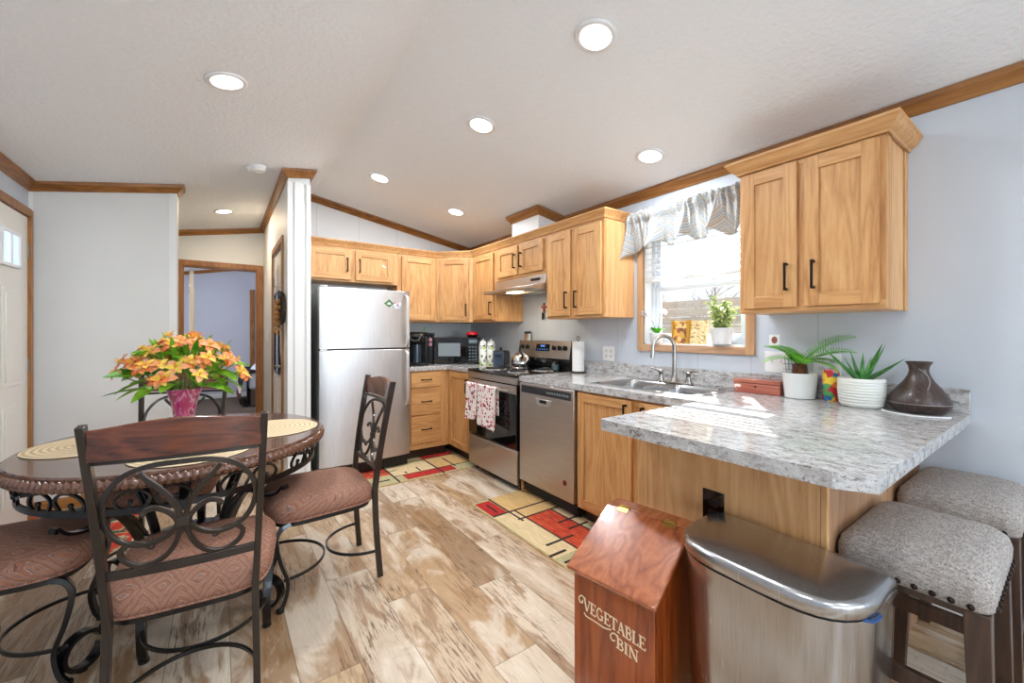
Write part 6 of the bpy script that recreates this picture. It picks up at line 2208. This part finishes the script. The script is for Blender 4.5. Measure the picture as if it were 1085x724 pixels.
for k in range(15):
    a = k * 2.4; sp_ = rnd.uniform(0.02, 0.10)
    sy_ = 0.45 if math.sin(a) > 0 else 0.9
    tip = Vector((sp_ * math.cos(a) * 1.1, sp_ * math.sin(a) * sy_ - 0.01, rnd.uniform(0.15, 0.31)))
    pts = spline([(0.01 * math.cos(a), 0.01 * math.sin(a), 0.088), (tip.x * 0.5, tip.y * 0.5, tip.z * 0.6), tip], 5)
    st.tube(pts, 0.0016, 5)
    for j in range(3, len(pts)):
        for s in range(3):
            a2 = rnd.uniform(0, 6.28)
            d = Vector((math.cos(a2), math.sin(a2) * 0.7, rnd.uniform(-0.5, 0.5)))
            blade(lf, pts[j], d, rnd.uniform(0.030, 0.048), rnd.uniform(0.007, 0.010), rnd.uniform(.3, 1.0), 4, 0.3, rnd.uniform(-1, 1))
st.build('stems', M['stem'], fp); lf.build('foliage', M['ficus_leaf'], fp, ang=80)
oc = thing('potted_orchid', 'small orchid with white blooms in a white pot, left on the sill', 'plant', (2.645, 0.012, SZ))
pot_part(oc, [(0.001, 0), (0.038, 0), (0.042, 0.004), (0.048, 0.07), (0.045, 0.072), (0.041, 0.062), (0.001, 0.06)], M['ceramic'])
m = MB()
for a, L in ((0.3, 0.08), (2.2, 0.075), (3.6, 0.07), (5.4, 0.085), (1.3, .06), (4.4, .07)):
    blade(m, (0, 0, 0.062), (math.cos(a) * .6, math.sin(a) * .35, 0.85), L, 0.018, 0.9, 6, 0.25, 0.5)
m.build('leaves', M['orchid_leaf'], oc, ang=80)
m = MB(); m.tube(spline([(0, 0, 0.06), (-0.02, -0.01, 0.14), (-0.07, -0.02, 0.20), (-0.10, -0.03, 0.22)], 5), 0.0016, 5); m.tube(spline([(0.01, 0, 0.06), (0.02, 0, 0.16), (0.045, -0.01, 0.22), (0.07, -0.01, 0.225)], 5), 0.0016, 5); m.build('flower_spikes', mat('spike_brown', (120, 110, 80), 0.6), oc)
m = MB()
for c_ in ((-0.098, -0.03, 0.218), (-0.075, -0.022, 0.205), (0.045, -0.012, 0.222), (0.062, -0.012, 0.226), (0.08, -0.014, 0.218)):
    for j in range(5):
        a = j * 2 * PI / 5
        blade(m, c_, (math.cos(a), -0.4, math.sin(a)), 0.022, 0.008, 0.3, 4, 0.2)
m.build('blooms', leafy('orchid_petal', (240, 238, 240), (226, 216, 226), 30, 0.6), oc, ang=80)

# ------------------------------------------------------------------ wreath on the partition
wr = thing('hanging_wreath', 'dark round twig wreath with a dangling golden garland on the partition, hall side', 'wreath', (0.60, -2.094, 1.45))
m = MB()
rnd = random.Random(9)
for k in range(70):
    a = k / 70 * 2 * PI
    c_ = Vector((0.115 * math.cos(a), -0.022, 0.115 * math.sin(a)))
    for s in range(2):
        d = Vector((math.cos(a + rnd.uniform(-1, 1)), rnd.uniform(-.6, .1), math.sin(a + rnd.uniform(-1, 1)))).normalized()
        m.tube([c_ - d * 0.012, c_ + d * rnd.uniform(.02, .045)], [0.004, 0.0012], 4)
m.tube([(0.115 * math.cos(2 * PI * k / 24), -0.02, 0.115 * math.sin(2 * PI * k / 24)) for k in range(24)], 0.014, 7, closed=True)
m.build('twig_ring', mat('dark_twigs', (66, 52, 40), 0.8, var=0.5, vscale=60), wr, ang=80)
m = MB()
for k in range(60):
    z = 0.07 - 0.30 * k / 60
    c_ = Vector((-0.12 + 0.03 * math.sin(k * 0.7), -0.03 - 0.03 * abs(math.sin(k * 1.7)), z))
    if k > 40 and k % 3:
        continue
    m.ball(c_, rnd.uniform(0.008, 0.017), 7)
    d = Vector((rnd.uniform(-1, 1), rnd.uniform(-1, 0), rnd.uniform(-1, 1))).normalized()
    m.tube([c_, c_ + d * 0.03], [0.004, 0.001], 4)
m.build('garland', mat('golden_garland', (196, 140, 70), 0.5, 0.2, var=0.4, vscale=60), wr, ang=80)

dm = thing('door_mirror', 'narrow dark framed mirror hanging on the pantry door in the hallway', 'mirror', (0.02, -2.0945, 1.25))
m = MB(); m.box(-0.16, 0.16, -0.004, 0.0, -0.36, 0.36); m.build('glass', mat('mirror_glass', (120, 122, 126), 0.08, 0.9), dm)
m = MB(); frame(m, -0.18, 0.18, -0.38, 0.38, -0.012, 0.0, 0.022); m.build('frame', M['iron2'], dm, bevel=0.002)

# ------------------------------------------------------------------ bedroom glimpse
bd = thing('bed', 'bed with pale sheet seen through the bedroom doorway', 'bed', (-4.55, -2.17, 0))
m = MB(); m.box(-0.55, 0.75, 0.06, 1.9, 0.0, 0.28); m.build('base', M['carpet'], bd, bevel=0.02)
m = MB(); m.box(-0.58, 0.78, 0.03, 1.93, 0.28, 0.58); m.build('mattress', M['sheet'], bd, bevel=0.06, seg=4)
m = MB()
def heap(u, v):
    a = u * PI * 2
    r_ = 0.32 * (1 - v) ** 0.6
    return (0.35 + r_ * 1.0 * math.cos(a), 0.36 + r_ * 0.9 * math.sin(a), 0.58 + 0.22 * v ** 0.8 + 0.02 * math.sin(a * 3) * (1 - v))
m.grid(heap, 24, 8, cu=True)
m.build('pillow', M['sheet'], bd, ang=80)
bw_ = thing('striped_blanket', 'black, cream and plum striped blanket hanging over the bed corner', 'blanket', (-4.55, -2.17, 0))
cols = ['blanket_black', 'blanket_cream', 'blanket_plum', 'blanket_black', 'blanket_cream', 'blanket_plum']
m = MB()
yy = [0.40, 0.02, -0.02, -0.05, -0.07, -0.08, -0.09, -0.06]
zz_ = [0.60, 0.60, 0.55, 0.45, 0.34, 0.24, 0.14, 0.04]
for k in range(7):
    mi = k % 6
    def bf(u, v, k=k):
        x = -0.35 + 1.17 * u
        sl = 0.10 * (1 - u)
        y = yy[k] + (yy[k + 1] - yy[k]) * v + 0.012 * math.sin(u * 20)
        z = zz_[k] + (zz_[k + 1] - zz_[k]) * v
        return (x, y - 0.012, z)
    m.grid(bf, 30, 3, mi)
m.build('cloth', [M[c_] for c_ in cols], bw_, ang=80, solid=0.012)
m = MB(); m.box(XB + 0.0, XB + 0.03, -2.05, -1.97, 0, 2.10)
struct(m.build('trim_14', M['oak_z'], bevel=0.003))
